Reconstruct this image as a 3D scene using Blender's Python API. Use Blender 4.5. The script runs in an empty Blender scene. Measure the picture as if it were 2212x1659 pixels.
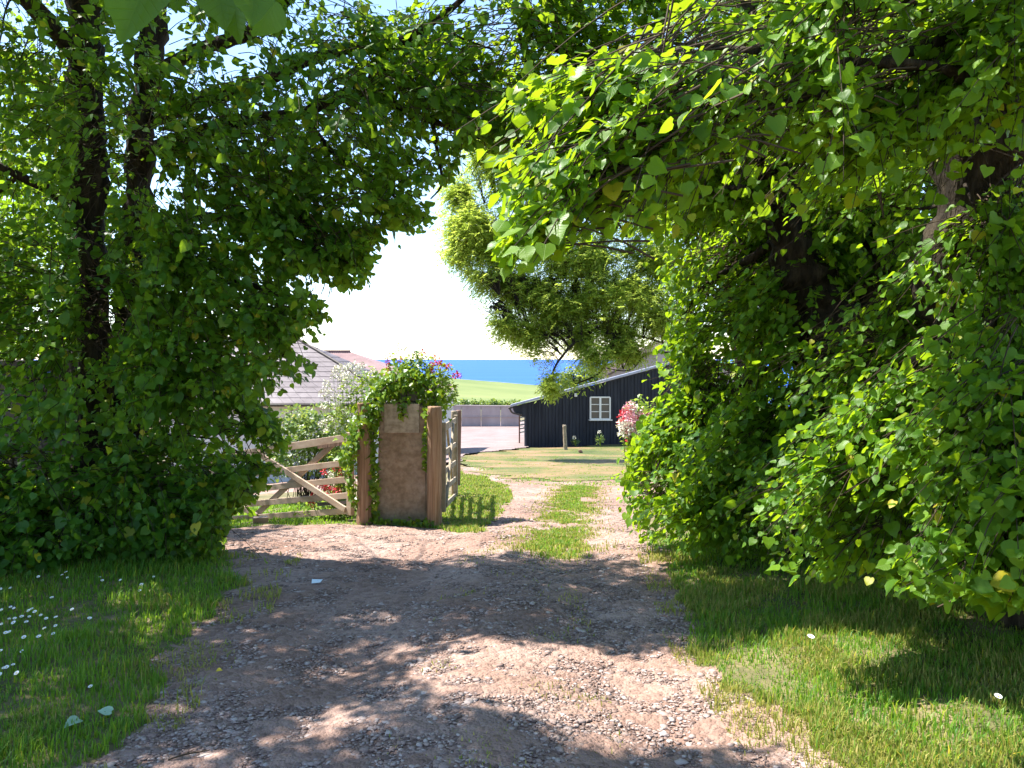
import bpy, bmesh, math, random
import numpy as np
from mathutils import Vector, Matrix, noise as mnoise

RNG = np.random.default_rng(7)
random.seed(7)
sc = bpy.context.scene
COL = sc.collection

# ------------------------------------------------------------------ camera geometry (measured from the place)
PW, PH, F, CX, HY, EYE = 2212.0, 1659.0, 1661.0, 1106.0, 775.0, 1.6
def P(px, py, Y):
    return ((px - CX) / F * Y, Y, EYE - (py - HY) / F * Y)
def X(px, Y): return (px - CX) / F * Y
def Z(py, Y): return EYE - (py - HY) / F * Y

SUN_EL = math.radians(60); SUN_AZ = (-0.93, 0.367)
SUN = np.array([SUN_AZ[0] * math.cos(SUN_EL), SUN_AZ[1] * math.cos(SUN_EL), math.sin(SUN_EL)])
SUN /= np.linalg.norm(SUN)

# ------------------------------------------------------------------ terrain height
_gy = np.array([-60, 0, 3, 6, 9.2, 15, 20, 30, 42, 60, 100, 250, 450, 600, 760, 1000, 1500, 2500])
_gz = np.array([1.2, .04, 0, -.1, -.355, -.86, -1.3, -2.25, -3.23, -3.7, -6, -14.8, -16.4, -17.6, -24, -60, -130, -160])
def vnoise(x, y, s, seed=0):
    # cheap smooth value noise
    x = np.asarray(x, float) * s + seed * 17.3; y = np.asarray(y, float) * s - seed * 9.1
    xi = np.floor(x).astype(np.int64); yi = np.floor(y).astype(np.int64)
    fx = x - xi; fy = y - yi; fx = fx * fx * (3 - 2 * fx); fy = fy * fy * (3 - 2 * fy)
    def h(a, b):
        n = (a * 374761393 + b * 668265263 + seed * 1442695) & 0x7fffffff
        n = ((n ^ (n >> 13)) * 1274126177) & 0x7fffffff
        return ((n ^ (n >> 16)) & 0xffff) / 65535.0
    a = h(xi, yi); b = h(xi + 1, yi); c = h(xi, yi + 1); d = h(xi + 1, yi + 1)
    return (a * (1 - fx) + b * fx) * (1 - fy) + (c * (1 - fx) + d * fx) * fy - .5
def height(x, y):
    x = np.asarray(x, float); y = np.asarray(y, float)
    z = np.interp(y, _gy, _gz)
    # smooth the joints of the profile a little
    z = .5 * z + .25 * np.interp(y - .8, _gy, _gz) + .25 * np.interp(y + .8, _gy, _gz)
    near = np.clip((9 - y) / 3, 0, 1)
    ruts = -.035 * np.exp(-((x + .85) / .32) ** 2) - .03 * np.exp(-((x - .55) / .3) ** 2) + .035 * np.exp(-((x + .12) / .4) ** 2)
    z = z + ruts * np.clip((12 - y) / 4, 0, 1)
    z = z + near * (.10 * np.clip(x - 1.25, 0, 3) + .03 * np.clip(-1.9 - x, 0, 3))
    z = z - .10 * np.clip(-2.0 - x, 0, 6) * np.clip((y - 8.2) / 2, 0, 1) * np.clip((60 - y) / 30, 0, 1)
    far = np.clip((y - 150) / 300, 0, 1)
    z = z - .087 * np.clip(x, -90, 600) * far
    fade = np.clip((60 - y) / 50, 0, 1)
    z = z + fade * (.05 * vnoise(x, y, .9, 1) + .022 * vnoise(x, y, 3.1, 2))
    return z
def H(x, y): return float(height(x, y))
def G(px, py):
    Y = 8.0
    for _ in range(60):
        Y = .5 * Y + .5 * (EYE - H(X(px, Y), Y)) * F / max(py - HY, 1)
    return (X(px, Y), Y)
def GP(pts): return np.array([G(a, b) for a, b in pts])
def inpoly(x, y, poly):
    x = np.asarray(x); y = np.asarray(y); c = np.zeros(x.shape, bool)
    n = len(poly)
    for i in range(n):
        x1, y1 = poly[i]; x2, y2 = poly[(i + 1) % n]
        if y1 == y2: continue
        t = ((y1 > y) != (y2 > y)) & (x < (x2 - x1) * (y - y1) / (y2 - y1) + x1)
        c ^= t
    return c

# ------------------------------------------------------------------ mesh helpers
def link(name, me, mat=None, parent=None):
    o = bpy.data.objects.new(name, me); COL.objects.link(o)
    if mat is not None:
        for m in (mat if isinstance(mat, (list, tuple)) else [mat]): me.materials.append(m)
    if parent is not None: o.parent = parent
    return o
def np_mesh(name, V, loops, totals, uv=None, smooth=False, matidx=None):
    me = bpy.data.meshes.new(name)
    V = np.ascontiguousarray(V, np.float32); loops = np.ascontiguousarray(loops, np.int32); totals = np.ascontiguousarray(totals, np.int32)
    me.vertices.add(len(V)); me.vertices.foreach_set('co', V.ravel())
    me.loops.add(len(loops)); me.loops.foreach_set('vertex_index', loops)
    st = np.zeros(len(totals), np.int32); st[1:] = np.cumsum(totals)[:-1]
    me.polygons.add(len(totals)); me.polygons.foreach_set('loop_start', st)
    me.polygons.foreach_set('loop_total', totals)
    if matidx is not None: me.polygons.foreach_set('material_index', np.ascontiguousarray(matidx, np.int32))
    if smooth: me.polygons.foreach_set('use_smooth', np.ones(len(totals), bool))
    if uv is not None:
        l = me.uv_layers.new(name='UVMap'); l.data.foreach_set('uv', np.ascontiguousarray(uv, np.float32).ravel())
    me.update(calc_edges=True); me.validate()
    return me
class MB:
    """collects polygons"""
    def __init__(s): s.v = []; s.f = []; s.m = []; s.sm = []
    def add(s, vs, fs, mi=0, sm=False):
        o = len(s.v); s.v.extend([tuple(v) for v in vs])
        for f in fs: s.f.append(tuple(i + o for i in f)); s.m.append(mi); s.sm.append(sm)
    def box(s, c, size, M=None, mi=0, jit=0):
        hx, hy, hz = size[0] / 2, size[1] / 2, size[2] / 2
        vs = []
        for dx, dy, dz in ((-1,-1,-1),(1,-1,-1),(1,1,-1),(-1,1,-1),(-1,-1,1),(1,-1,1),(1,1,1),(-1,1,1)):
            v = Vector((dx * hx + random.uniform(-jit, jit), dy * hy + random.uniform(-jit, jit), dz * hz + random.uniform(-jit, jit)))
            if M is not None: v = M @ v
            vs.append((v.x + c[0], v.y + c[1], v.z + c[2]))
        s.add(vs, [(0,3,2,1),(4,5,6,7),(0,1,5,4),(1,2,6,5),(2,3,7,6),(3,0,4,7)], mi)
    def bar(s, a, b, w, t, up=(0,0,1), mi=0):
        """rectangular bar from a to b; w along the 'up' side, t the other"""
        a = Vector(a); b = Vector(b); d = (b - a); L = d.length; d.normalize()
        u = Vector(up); u = (u - d * u.dot(d)).normalized(); n = d.cross(u)
        M = Matrix((d, n, u)).transposed()
        s.box((a + b) / 2, (L, t, w), M, mi)
    def tube(s, pts, rad, sides=8, sub=4, mi=0, wob=0.0, cap=True):
        pts = [Vector(p) for p in pts]; Pn = []; R = []
        n = len(pts)
        for i in range(n - 1):
            p0 = pts[max(i - 1, 0)]; p1 = pts[i]; p2 = pts[i + 1]; p3 = pts[min(i + 2, n - 1)]
            for k in range(sub):
                t = k / sub; t2 = t * t; t3 = t2 * t
                Pn.append(.5 * ((2 * p1) + (p2 - p0) * t + (2 * p0 - 5 * p1 + 4 * p2 - p3) * t2 + (3 * p1 - p0 - 3 * p2 + p3) * t3))
                R.append(rad[i] * (1 - t) + rad[i + 1] * t)
        Pn.append(pts[-1]); R.append(rad[-1])
        u = None; vs = []
        for i, p in enumerate(Pn):
            d = (Pn[min(i + 1, len(Pn) - 1)] - Pn[max(i - 1, 0)]).normalized()
            if u is None:
                u = d.orthogonal().normalized()
            u = (u - d * u.dot(d)).normalized(); w = d.cross(u)
            for k in range(sides):
                a = 2 * math.pi * k / sides
                q = p + (u * math.cos(a) + w * math.sin(a)) * R[i]
                if wob: q += (q - p) * wob * (mnoise.noise(q * (0.35 / max(R[i], .01)) ) + .5 * mnoise.noise(q * 11))
                vs.append(q)
        fs = []
        for i in range(len(Pn) - 1):
            for k in range(sides):
                k2 = (k + 1) % sides
                fs.append((i * sides + k, i * sides + k2, (i + 1) * sides + k2, (i + 1) * sides + k))
        if cap: fs.append(tuple(range(sides - 1, -1, -1))); fs.append(tuple((len(Pn) - 1) * sides + k for k in range(sides)))
        s.add(vs, fs, mi, True)
    def build(s, name, mat, parent=None, bevel=0):
        me = bpy.data.meshes.new(name); me.from_pydata(s.v, [], s.f); me.update()
        me.polygons.foreach_set('material_index', s.m); me.polygons.foreach_set('use_smooth', s.sm)
        o = link(name, me, mat, parent)
        if bevel:
            b = o.modifiers.new('bevel', 'BEVEL'); b.width = bevel; b.segments = 2; b.limit_method = 'ANGLE'
        return o
def tag(o, label=None, cat=None, group=None, kind=None):
    for k, v in (('label', label), ('category', cat), ('group', group), ('kind', kind)):
        if v: o[k] = v
    return o
def empty(name, loc=(0, 0, 0)):
    # parts are modelled in world space, so the Empty keeps the parts where they are
    o = bpy.data.objects.new(name, None); COL.objects.link(o); o.location = loc; o.empty_display_size = .1
    return o
def settle(root):
    """make children keep their world position under a root that is not at the origin"""
    M = Matrix.Translation(-root.location)
    for c in root.children:
        c.matrix_parent_inverse = M

# ------------------------------------------------------------------ materials
def newmat(name):
    m = bpy.data.materials.new(name); m.use_nodes = True
    nt = m.node_tree; nt.nodes.clear()
    out = nt.nodes.new('ShaderNodeOutputMaterial')
    return m, nt, out
def N(nt, t, **kw):
    n = nt.nodes.new(t)
    for k, v in kw.items():
        if k.startswith('in_'):
            n.inputs[k[3:].replace('_', ' ')].default_value = v
        else: setattr(n, k, v)
    return n
def ramp(nt, stops):
    r = nt.nodes.new('ShaderNodeValToRGB'); e = r.color_ramp.elements
    while len(e) < len(stops): e.new(.5)
    for el, (p, c) in zip(e, stops): el.position = p; el.color = (*c, 1)
    return r
def surf(name, stops, scale=6, detail=8, rough=.85, bump=.3, bscale=40, bdist=.01, spec=.3, coords='Object', stretch=(1, 1, 1), second=None):
    """noise coloured principled surface with bump"""
    m, nt, out = newmat(name); L = nt.links.new
    tc = N(nt, 'ShaderNodeTexCoord'); mp = N(nt, 'ShaderNodeMapping'); mp.inputs['Scale'].default_value = stretch
    L(tc.outputs[coords], mp.inputs['Vector'])
    n1 = N(nt, 'ShaderNodeTexNoise'); n1.inputs['Scale'].default_value = scale; n1.inputs['Detail'].default_value = detail; n1.inputs['Roughness'].default_value = .6
    L(mp.outputs[0], n1.inputs['Vector'])
    r = ramp(nt, stops); L(n1.outputs[0], r.inputs[0])
    col = r.outputs[0]
    if second:
        n3 = N(nt, 'ShaderNodeTexNoise'); n3.inputs['Scale'].default_value = second[0]; n3.inputs['Detail'].default_value = 5
        L(mp.outputs[0], n3.inputs['Vector'])
        r3 = ramp(nt, second[2]); L(n3.outputs[0], r3.inputs[0])
        mx = N(nt, 'ShaderNodeMix', data_type='RGBA', blend_type='MULTIPLY'); mx.inputs['Factor'].default_value = second[1]
        L(col, mx.inputs['A']); L(r3.outputs[0], mx.inputs['B']); col = mx.outputs['Result']
    b = N(nt, 'ShaderNodeBsdfPrincipled'); b.inputs['Roughness'].default_value = rough; b.inputs['Specular IOR Level'].default_value = spec
    L(col, b.inputs['Base Color'])
    n2 = N(nt, 'ShaderNodeTexNoise'); n2.inputs['Scale'].default_value = bscale; n2.inputs['Detail'].default_value = 6
    L(mp.outputs[0], n2.inputs['Vector'])
    bp = N(nt, 'ShaderNodeBump'); bp.inputs['Strength'].default_value = bump; bp.inputs['Distance'].default_value = bdist
    L(n2.outputs[0], bp.inputs['Height']); L(bp.outputs[0], b.inputs['Normal'])
    L(b.outputs[0], out.inputs[0])
    return m
def leafmat(name, dark, mid, light, trans, tfac=.45, rough=.42, spec=.45, vein=True, yellow=.02):
    m, nt, out = newmat(name); L = nt.links.new
    g = N(nt, 'ShaderNodeNewGeometry')
    r = ramp(nt, [(0, dark), (.55, mid), (.985 - yellow, light), (1, (.45, .36, .02))] if yellow else [(0, dark), (.55, mid), (1, light)])
    L(g.outputs['Random Per Island'], r.inputs[0])
    col = r.outputs[0]
    tmix = N(nt, 'ShaderNodeMix', data_type='RGBA', blend_type='MIX'); tmix.inputs['Factor'].default_value = .35
    tmix.inputs['A'].default_value = (*trans, 1); L(col, tmix.inputs['B'])
    tcol = tmix.outputs['Result']
    b = N(nt, 'ShaderNodeBsdfPrincipled'); b.inputs['Roughness'].default_value = rough; b.inputs['Specular IOR Level'].default_value = spec
    if vein:
        uv = N(nt, 'ShaderNodeUVMap'); sx = N(nt, 'ShaderNodeSeparateXYZ'); L(uv.outputs[0], sx.inputs[0])
        ab = N(nt, 'ShaderNodeMath', operation='ABSOLUTE'); L(sx.outputs[0], ab.inputs[0])
        # side veins: |x|*1.1 - y, repeated
        ml = N(nt, 'ShaderNodeMath', operation='MULTIPLY'); ml.inputs[1].default_value = .75; L(ab.outputs[0], ml.inputs[0])
        sb = N(nt, 'ShaderNodeMath', operation='SUBTRACT'); L(sx.outputs[1], sb.inputs[0]); L(ml.outputs[0], sb.inputs[1])
        fr = N(nt, 'ShaderNodeMath', operation='PINGPONG'); fr.inputs[1].default_value = .07; L(sb.outputs[0], fr.inputs[0])
        lt = N(nt, 'ShaderNodeMapRange'); lt.inputs[1].default_value = 0; lt.inputs[2].default_value = .016; lt.inputs[3].default_value = 1; lt.inputs[4].default_value = 0
        L(fr.outputs[0], lt.inputs[0])
        md = N(nt, 'ShaderNodeMapRange'); md.inputs[1].default_value = .006; md.inputs[2].default_value = .022; md.inputs[3].default_value = 1; md.inputs[4].default_value = 0
        L(ab.outputs[0], md.inputs[0])
        mxv = N(nt, 'ShaderNodeMath', operation='MAXIMUM'); L(lt.outputs[0], mxv.inputs[0]); L(md.outputs[0], mxv.inputs[1])
        hv = N(nt, 'ShaderNodeMath', operation='MULTIPLY'); hv.inputs[1].default_value = .3; L(mxv.outputs[0], hv.inputs[0])
        mv = N(nt, 'ShaderNodeMix', data_type='RGBA'); L(hv.outputs[0], mv.inputs['Factor']); L(col, mv.inputs['A'])
        mv.inputs['B'].default_value = (light[0] * 1.4, light[1] * 1.25, light[2] * 1.5, 1); col = mv.outputs['Result']
        bp = N(nt, 'ShaderNodeBump'); bp.inputs['Strength'].default_value = .35; bp.inputs['Distance'].default_value = .002; bp.invert = True
        L(mxv.outputs[0], bp.inputs['Height']); L(bp.outputs[0], b.inputs['Normal'])
        tv = N(nt, 'ShaderNodeMix', data_type='RGBA', blend_type='MULTIPLY'); L(hv.outputs[0], tv.inputs['Factor']); L(tcol, tv.inputs['A']); tv.inputs['B'].default_value = (.45, .5, .3, 1)
        tcol = tv.outputs['Result']
    L(col, b.inputs['Base Color'])
    t = N(nt, 'ShaderNodeBsdfTranslucent'); L(tcol, t.inputs['Color'])
    mx = N(nt, 'ShaderNodeMixShader'); mx.inputs[0].default_value = tfac
    L(b.outputs[0], mx.inputs[1]); L(t.outputs[0], mx.inputs[2]); L(mx.outputs[0], out.inputs[0])
    return m
M = {}
M['lime'] = leafmat('lime leaf', (.02, .08, .010), (.046, .15, .014), (.11, .235, .02), (.46, .70, .02), tfac=.5, spec=.35)
M['limeshade'] = leafmat('lime leaf with painted shade', (.03, .095, .008), (.045, .125, .01), (.06, .15, .014), (.24, .42, .015), tfac=.42, spec=.25, yellow=0)  # darker lime leaf: shade painted into the colour of the large hanging leaves
M['lime2'] = leafmat('lime leaf fresh', (.035, .11, .006), (.075, .19, .009), (.14, .27, .016), (.50, .72, .015), tfac=.5, spec=.3)
M['ash'] = leafmat('ash leaflet', (.17, .26, .04), (.24, .34, .055), (.32, .40, .08), (.66, .78, .10), tfac=.62, vein=False, yellow=.03, spec=.25)
M['ivy'] = leafmat('ivy leaf', (.03, .09, .01), (.10, .22, .012), (.24, .36, .02), (.45, .6, .02), tfac=.42, rough=.35, vein=False)
M['herb'] = leafmat('herb leaf', (.08, .17, .025), (.15, .27, .04), (.25, .36, .06), (.5, .62, .06), tfac=.45, vein=False)
M['bush'] = leafmat('bush leaf', (.05, .11, .025), (.10, .18, .045), (.18, .24, .08), (.4, .5, .08), tfac=.4, vein=False)
M['grass'] = leafmat('grass blade', (.035, .13, .014), (.08, .22, .018), (.19, .30, .04), (.42, .65, .04), tfac=.45, rough=.5, spec=.3, vein=False, yellow=.03)
M['drygrass'] = leafmat('dry grass blade', (.15, .21, .03), (.28, .29, .06), (.42, .34, .12), (.5, .52, .1), tfac=.35, rough=.6, spec=.2, vein=False, yellow=.05)
M['bark'] = surf('lime bark', [(.3, (.012, .009, .006)), (.5, (.035, .026, .018)), (.75, (.085, .066, .045))], scale=16, bump=1.0, bscale=26, bdist=.06, stretch=(1, 1, .18), spec=.15, second=(4, .6, [(.35, (.4, .42, .35)), (.6, (1, 1, 1))]))
M['twig'] = surf('twig bark', [(.3, (.025, .018, .01)), (.7, (.075, .05, .03))], scale=20, bump=.2, spec=.25)
M['soil'] = surf('turf soil', [(.3, (.08, .09, .03)), (.5, (.18, .15, .07)), (.7, (.31, .225, .14))], scale=2.2, bump=.6, bscale=60, bdist=.02, coords='Generated' if False else 'Object', second=(22, .6, [(.3, (.45, .5, .4)), (.7, (1, 1, 1))]))
M['stone'] = surf('weathered slab', [(.25, (.24, .165, .11)), (.5, (.36, .26, .18)), (.75, (.48, .375, .285))], scale=5, bump=.9, bscale=22, bdist=.02, second=(17, .55, [(.35, (.5, .46, .42)), (.62, (1, 1, 1))]))
M['rubble'] = surf('rubble stone', [(.3, (.09, .08, .075)), (.7, (.24, .2, .18))], scale=7, bump=.7, bscale=25, bdist=.02)
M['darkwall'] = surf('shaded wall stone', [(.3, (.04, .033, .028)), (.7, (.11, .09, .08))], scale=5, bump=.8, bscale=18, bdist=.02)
M['post'] = surf('timber post', [(.3, (.2, .115, .065)), (.5, (.34, .205, .125)), (.72, (.46, .31, .21))], scale=48, bump=1.0, bscale=60, bdist=.02, stretch=(1, 1, .035), second=(5, .7, [(.3, (.5, .47, .45)), (.65, (1, 1, 1))]))
M['gate'] = surf('gate timber', [(.3, (.36, .25, .18)), (.7, (.54, .42, .33))], scale=8, bump=.35, bscale=40, bdist=.004, stretch=(.5, .5, 1))
M['greygate'] = surf('weathered gate timber', [(.3, (.2, .16, .11)), (.7, (.38, .31, .23))], scale=8, bump=.4, bscale=40, bdist=.004)
M['oldpost'] = surf('old post', [(.3, (.14, .08, .055)), (.7, (.3, .19, .14))], scale=7, bump=.7, bscale=22, bdist=.02, stretch=(1, 1, .25))
M['blackboard'] = surf('black stained boards', [(.3, (.014, .016, .024)), (.7, (.036, .04, .054))], scale=4, bump=.4, bscale=30, bdist=.01, stretch=(1, 1, .15), rough=.75)
M['metalroof'] = surf('pale roof sheet', [(.3, (.30, .31, .38)), (.7, (.40, .41, .47))], scale=3, bump=.1, rough=.5)
M['white'] = surf('white paint', [(.3, (.68, .66, .62)), (.7, (.8, .79, .75))], scale=5, bump=.15, rough=.6)
M['render'] = surf('pale render', [(.3, (.56, .52, .52)), (.7, (.70, .66, .66))], scale=3, bump=.3, bscale=60)
M['slate'] = surf('roof slate', [(.3, (.085, .068, .075)), (.5, (.135, .112, .12)), (.72, (.21, .18, .185))], scale=1.3, bump=.3, bscale=30, rough=.65, detail=10)
M['redroof'] = surf('rusty roof sheet', [(.3, (.20, .125, .125)), (.7, (.30, .20, .195))], scale=2, bump=.2, rough=.75)
M['concrete'] = surf('concrete block wall', [(.3, (.30, .25, .245)), (.7, (.42, .36, .35))], scale=1.2, bump=.3, bscale=30, stretch=(1, 1, .4))
M['iron'] = surf('dark iron', [(.3, (.04, .035, .03)), (.7, (.1, .08, .07))], scale=20, rough=.6)
M['red'] = surf('red valerian', [(.3, (.58, .02, .035)), (.7, (.72, .07, .10))], scale=30, bump=0, rough=.6)
M['pink'] = surf('pink valerian', [(.3, (.7, .3, .34)), (.7, (.82, .52, .54))], scale=30, bump=0, rough=.6)
M['cream'] = surf('white valerian', [(.3, (.68, .66, .52)), (.7, (.82, .8, .7))], scale=30, bump=0, rough=.6)
M['petal'] = surf('daisy petal', [(.3, (.75, .75, .74)), (.7, (.85, .85, .85))], scale=30, bump=0, rough=.6)
M['yolk'] = surf('daisy centre', [(.3, (.6, .42, .02)), (.7, (.75, .55, .04))], scale=60, bump=.2, rough=.7)
M['yellowleaf'] = surf('yellow leaf', [(.3, (.55, .36, .02)), (.7, (.7, .5, .05))], scale=30, bump=.2, rough=.5)
M['paleleaf'] = surf('pale fallen leaf', [(.3, (.25, .38, .25)), (.7, (.36, .5, .33))], scale=30, bump=.2, rough=.5)
M['scrap'] = surf('litter', [(.3, (.6, .72, .78)), (.7, (.75, .82, .85))], scale=30, bump=.1, rough=.4)

# glass
m, nt, out = newmat('window glass'); b = N(nt, 'ShaderNodeBsdfPrincipled'); b.inputs['Base Color'].default_value = (.10, .09, .085, 1); b.inputs['Roughness'].default_value = .08; b.inputs['Specular IOR Level'].default_value = .6
nt.links.new(b.outputs[0], out.inputs[0]); M['glass'] = m
m, nt, out = newmat('polished plaque'); L = nt.links.new
b = N(nt, 'ShaderNodeBsdfPrincipled'); b.inputs['Roughness'].default_value = .22; b.inputs['Specular IOR Level'].default_value = .9
n_ = N(nt, 'ShaderNodeTexNoise'); n_.inputs['Scale'].default_value = 6; r_ = ramp(nt, [(.35, (.25, .18, .125)), (.65, (.40, .31, .24))]); L(n_.outputs[0], r_.inputs[0]); L(r_.outputs[0], b.inputs['Base Color'])
L(b.outputs[0], out.inputs[0]); M['plaque'] = m

# sea
m, nt, out = newmat('sea water'); L = nt.links.new
b = N(nt, 'ShaderNodeBsdfPrincipled'); b.inputs['Roughness'].default_value = .55; b.inputs['Specular IOR Level'].default_value = .15
tc = N(nt, 'ShaderNodeTexCoord'); mp = N(nt, 'ShaderNodeMapping'); mp.inputs['Scale'].default_value = (.0004, .0015, 1); L(tc.outputs['Object'], mp.inputs[0])
n_ = N(nt, 'ShaderNodeTexNoise'); n_.inputs['Scale'].default_value = 1; n_.inputs['Detail'].default_value = 8; L(mp.outputs[0], n_.inputs['Vector'])
r_ = ramp(nt, [(.3, (.014, .08, .40)), (.7, (.024, .105, .50))]); L(n_.outputs[0], r_.inputs[0]); L(r_.outputs[0], b.inputs['Base Color'])
L(b.outputs[0], out.inputs[0]); M['sea'] = m

# track: compacted red-brown stony earth
m, nt, out = newmat('stony track'); L = nt.links.new
tc = N(nt, 'ShaderNodeTexCoord')
b = N(nt, 'ShaderNodeBsdfPrincipled'); b.inputs['Roughness'].default_value = .9; b.inputs['Specular IOR Level'].default_value = .2
n1 = N(nt, 'ShaderNodeTexNoise'); n1.inputs['Scale'].default_value = 1.1; n1.inputs['Detail'].default_value = 9; L(tc.outputs['Object'], n1.inputs['Vector'])
r1 = ramp(nt, [(.3, (.235, .145, .108)), (.5, (.325, .215, .168)), (.7, (.41, .295, .245))]); L(n1.outputs[0], r1.inputs[0])
v = N(nt, 'ShaderNodeTexVoronoi'); v.inputs['Scale'].default_value = 26; v.inputs['Randomness'].default_value = 1; L(tc.outputs['Object'], v.inputs['Vector'])
vr = N(nt, 'ShaderNodeSeparateColor'); L(v.outputs['Color'], vr.inputs[0])
r2 = ramp(nt, [(0, (.55, .5, .5)), (.5, (.9, .88, .9)), (1, (1.0, 1.0, 1.0))]); L(vr.outputs[0], r2.inputs[0])
mx = N(nt, 'ShaderNodeMix', data_type='RGBA', blend_type='MULTIPLY'); mx.inputs['Factor'].default_value = .7; L(r1.outputs[0], mx.inputs['A']); L(r2.outputs[0], mx.inputs['B'])
L(mx.outputs['Result'], b.inputs['Base Color'])
v2 = N(nt, 'ShaderNodeTexVoronoi'); v2.inputs['Scale'].default_value = 70; L(tc.outputs['Object'], v2.inputs['Vector'])
n2 = N(nt, 'ShaderNodeTexNoise'); n2.inputs['Scale'].default_value = 35; n2.inputs['Detail'].default_value = 6; L(tc.outputs['Object'], n2.inputs['Vector'])
ad = N(nt, 'ShaderNodeMath', operation='SUBTRACT'); L(n2.outputs[0], ad.inputs[0]); L(v.outputs['Distance'], ad.inputs[1])
ad2 = N(nt, 'ShaderNodeMath', operation='MULTIPLY_ADD'); ad2.inputs[1].default_value = -.5; L(v2.outputs['Distance'], ad2.inputs[0]); L(ad.outputs[0], ad2.inputs[2])
bp = N(nt, 'ShaderNodeBump'); bp.inputs['Strength'].default_value = .9; bp.inputs['Distance'].default_value = .018; L(ad2.outputs[0], bp.inputs['Height']); L(bp.outputs[0], b.inputs['Normal'])
L(b.outputs[0], out.inputs[0]); M['track'] = m
# stones: colour varies stone by stone
m, nt, out = newmat('lane stones'); L = nt.links.new
g = N(nt, 'ShaderNodeNewGeometry'); r_ = ramp(nt, [(0, (.12, .08, .068)), (.4, (.25, .172, .142)), (.75, (.33, .25, .218)), (1, (.44, .365, .33))]); L(g.outputs['Random Per Island'], r_.inputs[0])
b = N(nt, 'ShaderNodeBsdfPrincipled'); b.inputs['Roughness'].default_value = .85; b.inputs['Specular IOR Level'].default_value = .25; L(r_.outputs[0], b.inputs['Base Color'])
n_ = N(nt, 'ShaderNodeTexNoise'); n_.inputs['Scale'].default_value = 90; bp = N(nt, 'ShaderNodeBump'); bp.inputs['Strength'].default_value = .4; bp.inputs['Distance'].default_value = .004
L(n_.outputs[0], bp.inputs['Height']); L(bp.outputs[0], b.inputs['Normal']); L(b.outputs[0], out.inputs[0]); M['stones'] = m
M['yard'] = surf('pale yard surface', [(.3, (.20, .145, .135)), (.7, (.28, .215, .205))], scale=.8, bump=.4, bscale=30, second=(9, .4, [(.35, (.7, .62, .58)), (.6, (1, 1, 1))]))
M['lawn'] = surf('dry lawn', [(.33, (.06, .085, .02)), (.46, (.125, .13, .04)), (.55, (.21, .15, .065)), (.66, (.30, .175, .105))], scale=.42, bump=.8, bscale=14, bdist=.05, second=(7, .55, [(.3, (.55, .6, .45)), (.65, (1, 1, 1))]))
M['field'] = surf('grass field', [(.3, (.11, .15, .035)), (.7, (.19, .215, .065))], scale=.02, bump=.2, bscale=.6, second=(.15, .3, [(.3, (.7, .75, .6)), (.7, (1, 1, 1))]))

# ------------------------------------------------------------------ terrain meshes
TRACK = [(120,1700),(240,1600),(350,1450),(450,1330),(510,1270),(505,1200),(470,1160),(470,1142),(560,1136),(770,1136),(960,1142),(1030,1152),
         (1075,1112),(1105,1078),(1095,1050),(1050,1032),(1000,1022),(985,1012),(985,990),(1005,996),(1050,1020),(1110,1036),(1200,1042),(1350,1034),
         (1420,1040),(1420,1085),(1345,1085),(1400,1150),(1425,1190),(1455,1250),(1500,1390),(1600,1480),(1720,1560),(1830,1700)]
STRIP = [(1150,1186),(1178,1130),(1185,1085),(1200,1062),(1270,1064),(1280,1100),(1272,1150),(1250,1188)]
GYARD = [(380,1110),(470,1085),(560,1068),(700,1060),(775,1050),(775,1004),(300,998)]
trackP = GP(TRACK); stripP = GP(STRIP); gyardP = GP(GYARD)
# start the track behind the camera
trackP[0] = (-1.9, .3); trackP[-1] = (1.35, .3)
def in_track(x, y):
    wx = x + .16 * vnoise(x, y, 2.5, 5) + .14 * vnoise(x, y, 7, 6) + .12 * vnoise(x, y, 15, 7); wy = y + .2 * vnoise(x, y, 2.2, 8)
    return (inpoly(wx, wy, trackP)) | inpoly(wx, wy, gyardP)
CELL = .05
gx = np.arange(-9, 7.001, CELL); gy = np.arange(.3, 22.001, CELL)
XX, YY = np.meshgrid(gx, gy); ZZ = height(XX, YY)
trk_v = in_track(XX, YY)
ZZ = ZZ + np.where(trk_v, .018 * vnoise(XX, YY, 9, 11) + .012 * vnoise(XX, YY, 18, 12), .02 * vnoise(XX, YY, 6, 13))
nxv = len(gx); nyv = len(gy)
ii, jj = np.meshgrid(np.arange(nyv - 1), np.arange(nxv - 1), indexing='ij')
q = np.stack([ii * nxv + jj, ii * nxv + jj + 1, (ii + 1) * nxv + jj + 1, (ii + 1) * nxv + jj], -1).reshape(-1, 4)
fx = (XX[:-1, :-1] + CELL / 2).ravel(); fy = (YY[:-1, :-1] + CELL / 2).ravel()
tf = in_track(fx, fy)
allv = np.stack([XX, YY, ZZ], -1).reshape(-1, 3)
def submesh(name, mask):
    f = q[mask]; u, inv = np.unique(f, return_inverse=True)
    return np_mesh(name, allv[u], inv.reshape(-1), np.full(len(f), 4), smooth=True)
tag(link('track', submesh('track', tf), M['track']), 'stony reddish earth lane running between the trees to the farm', 'track', kind='structure')
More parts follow.
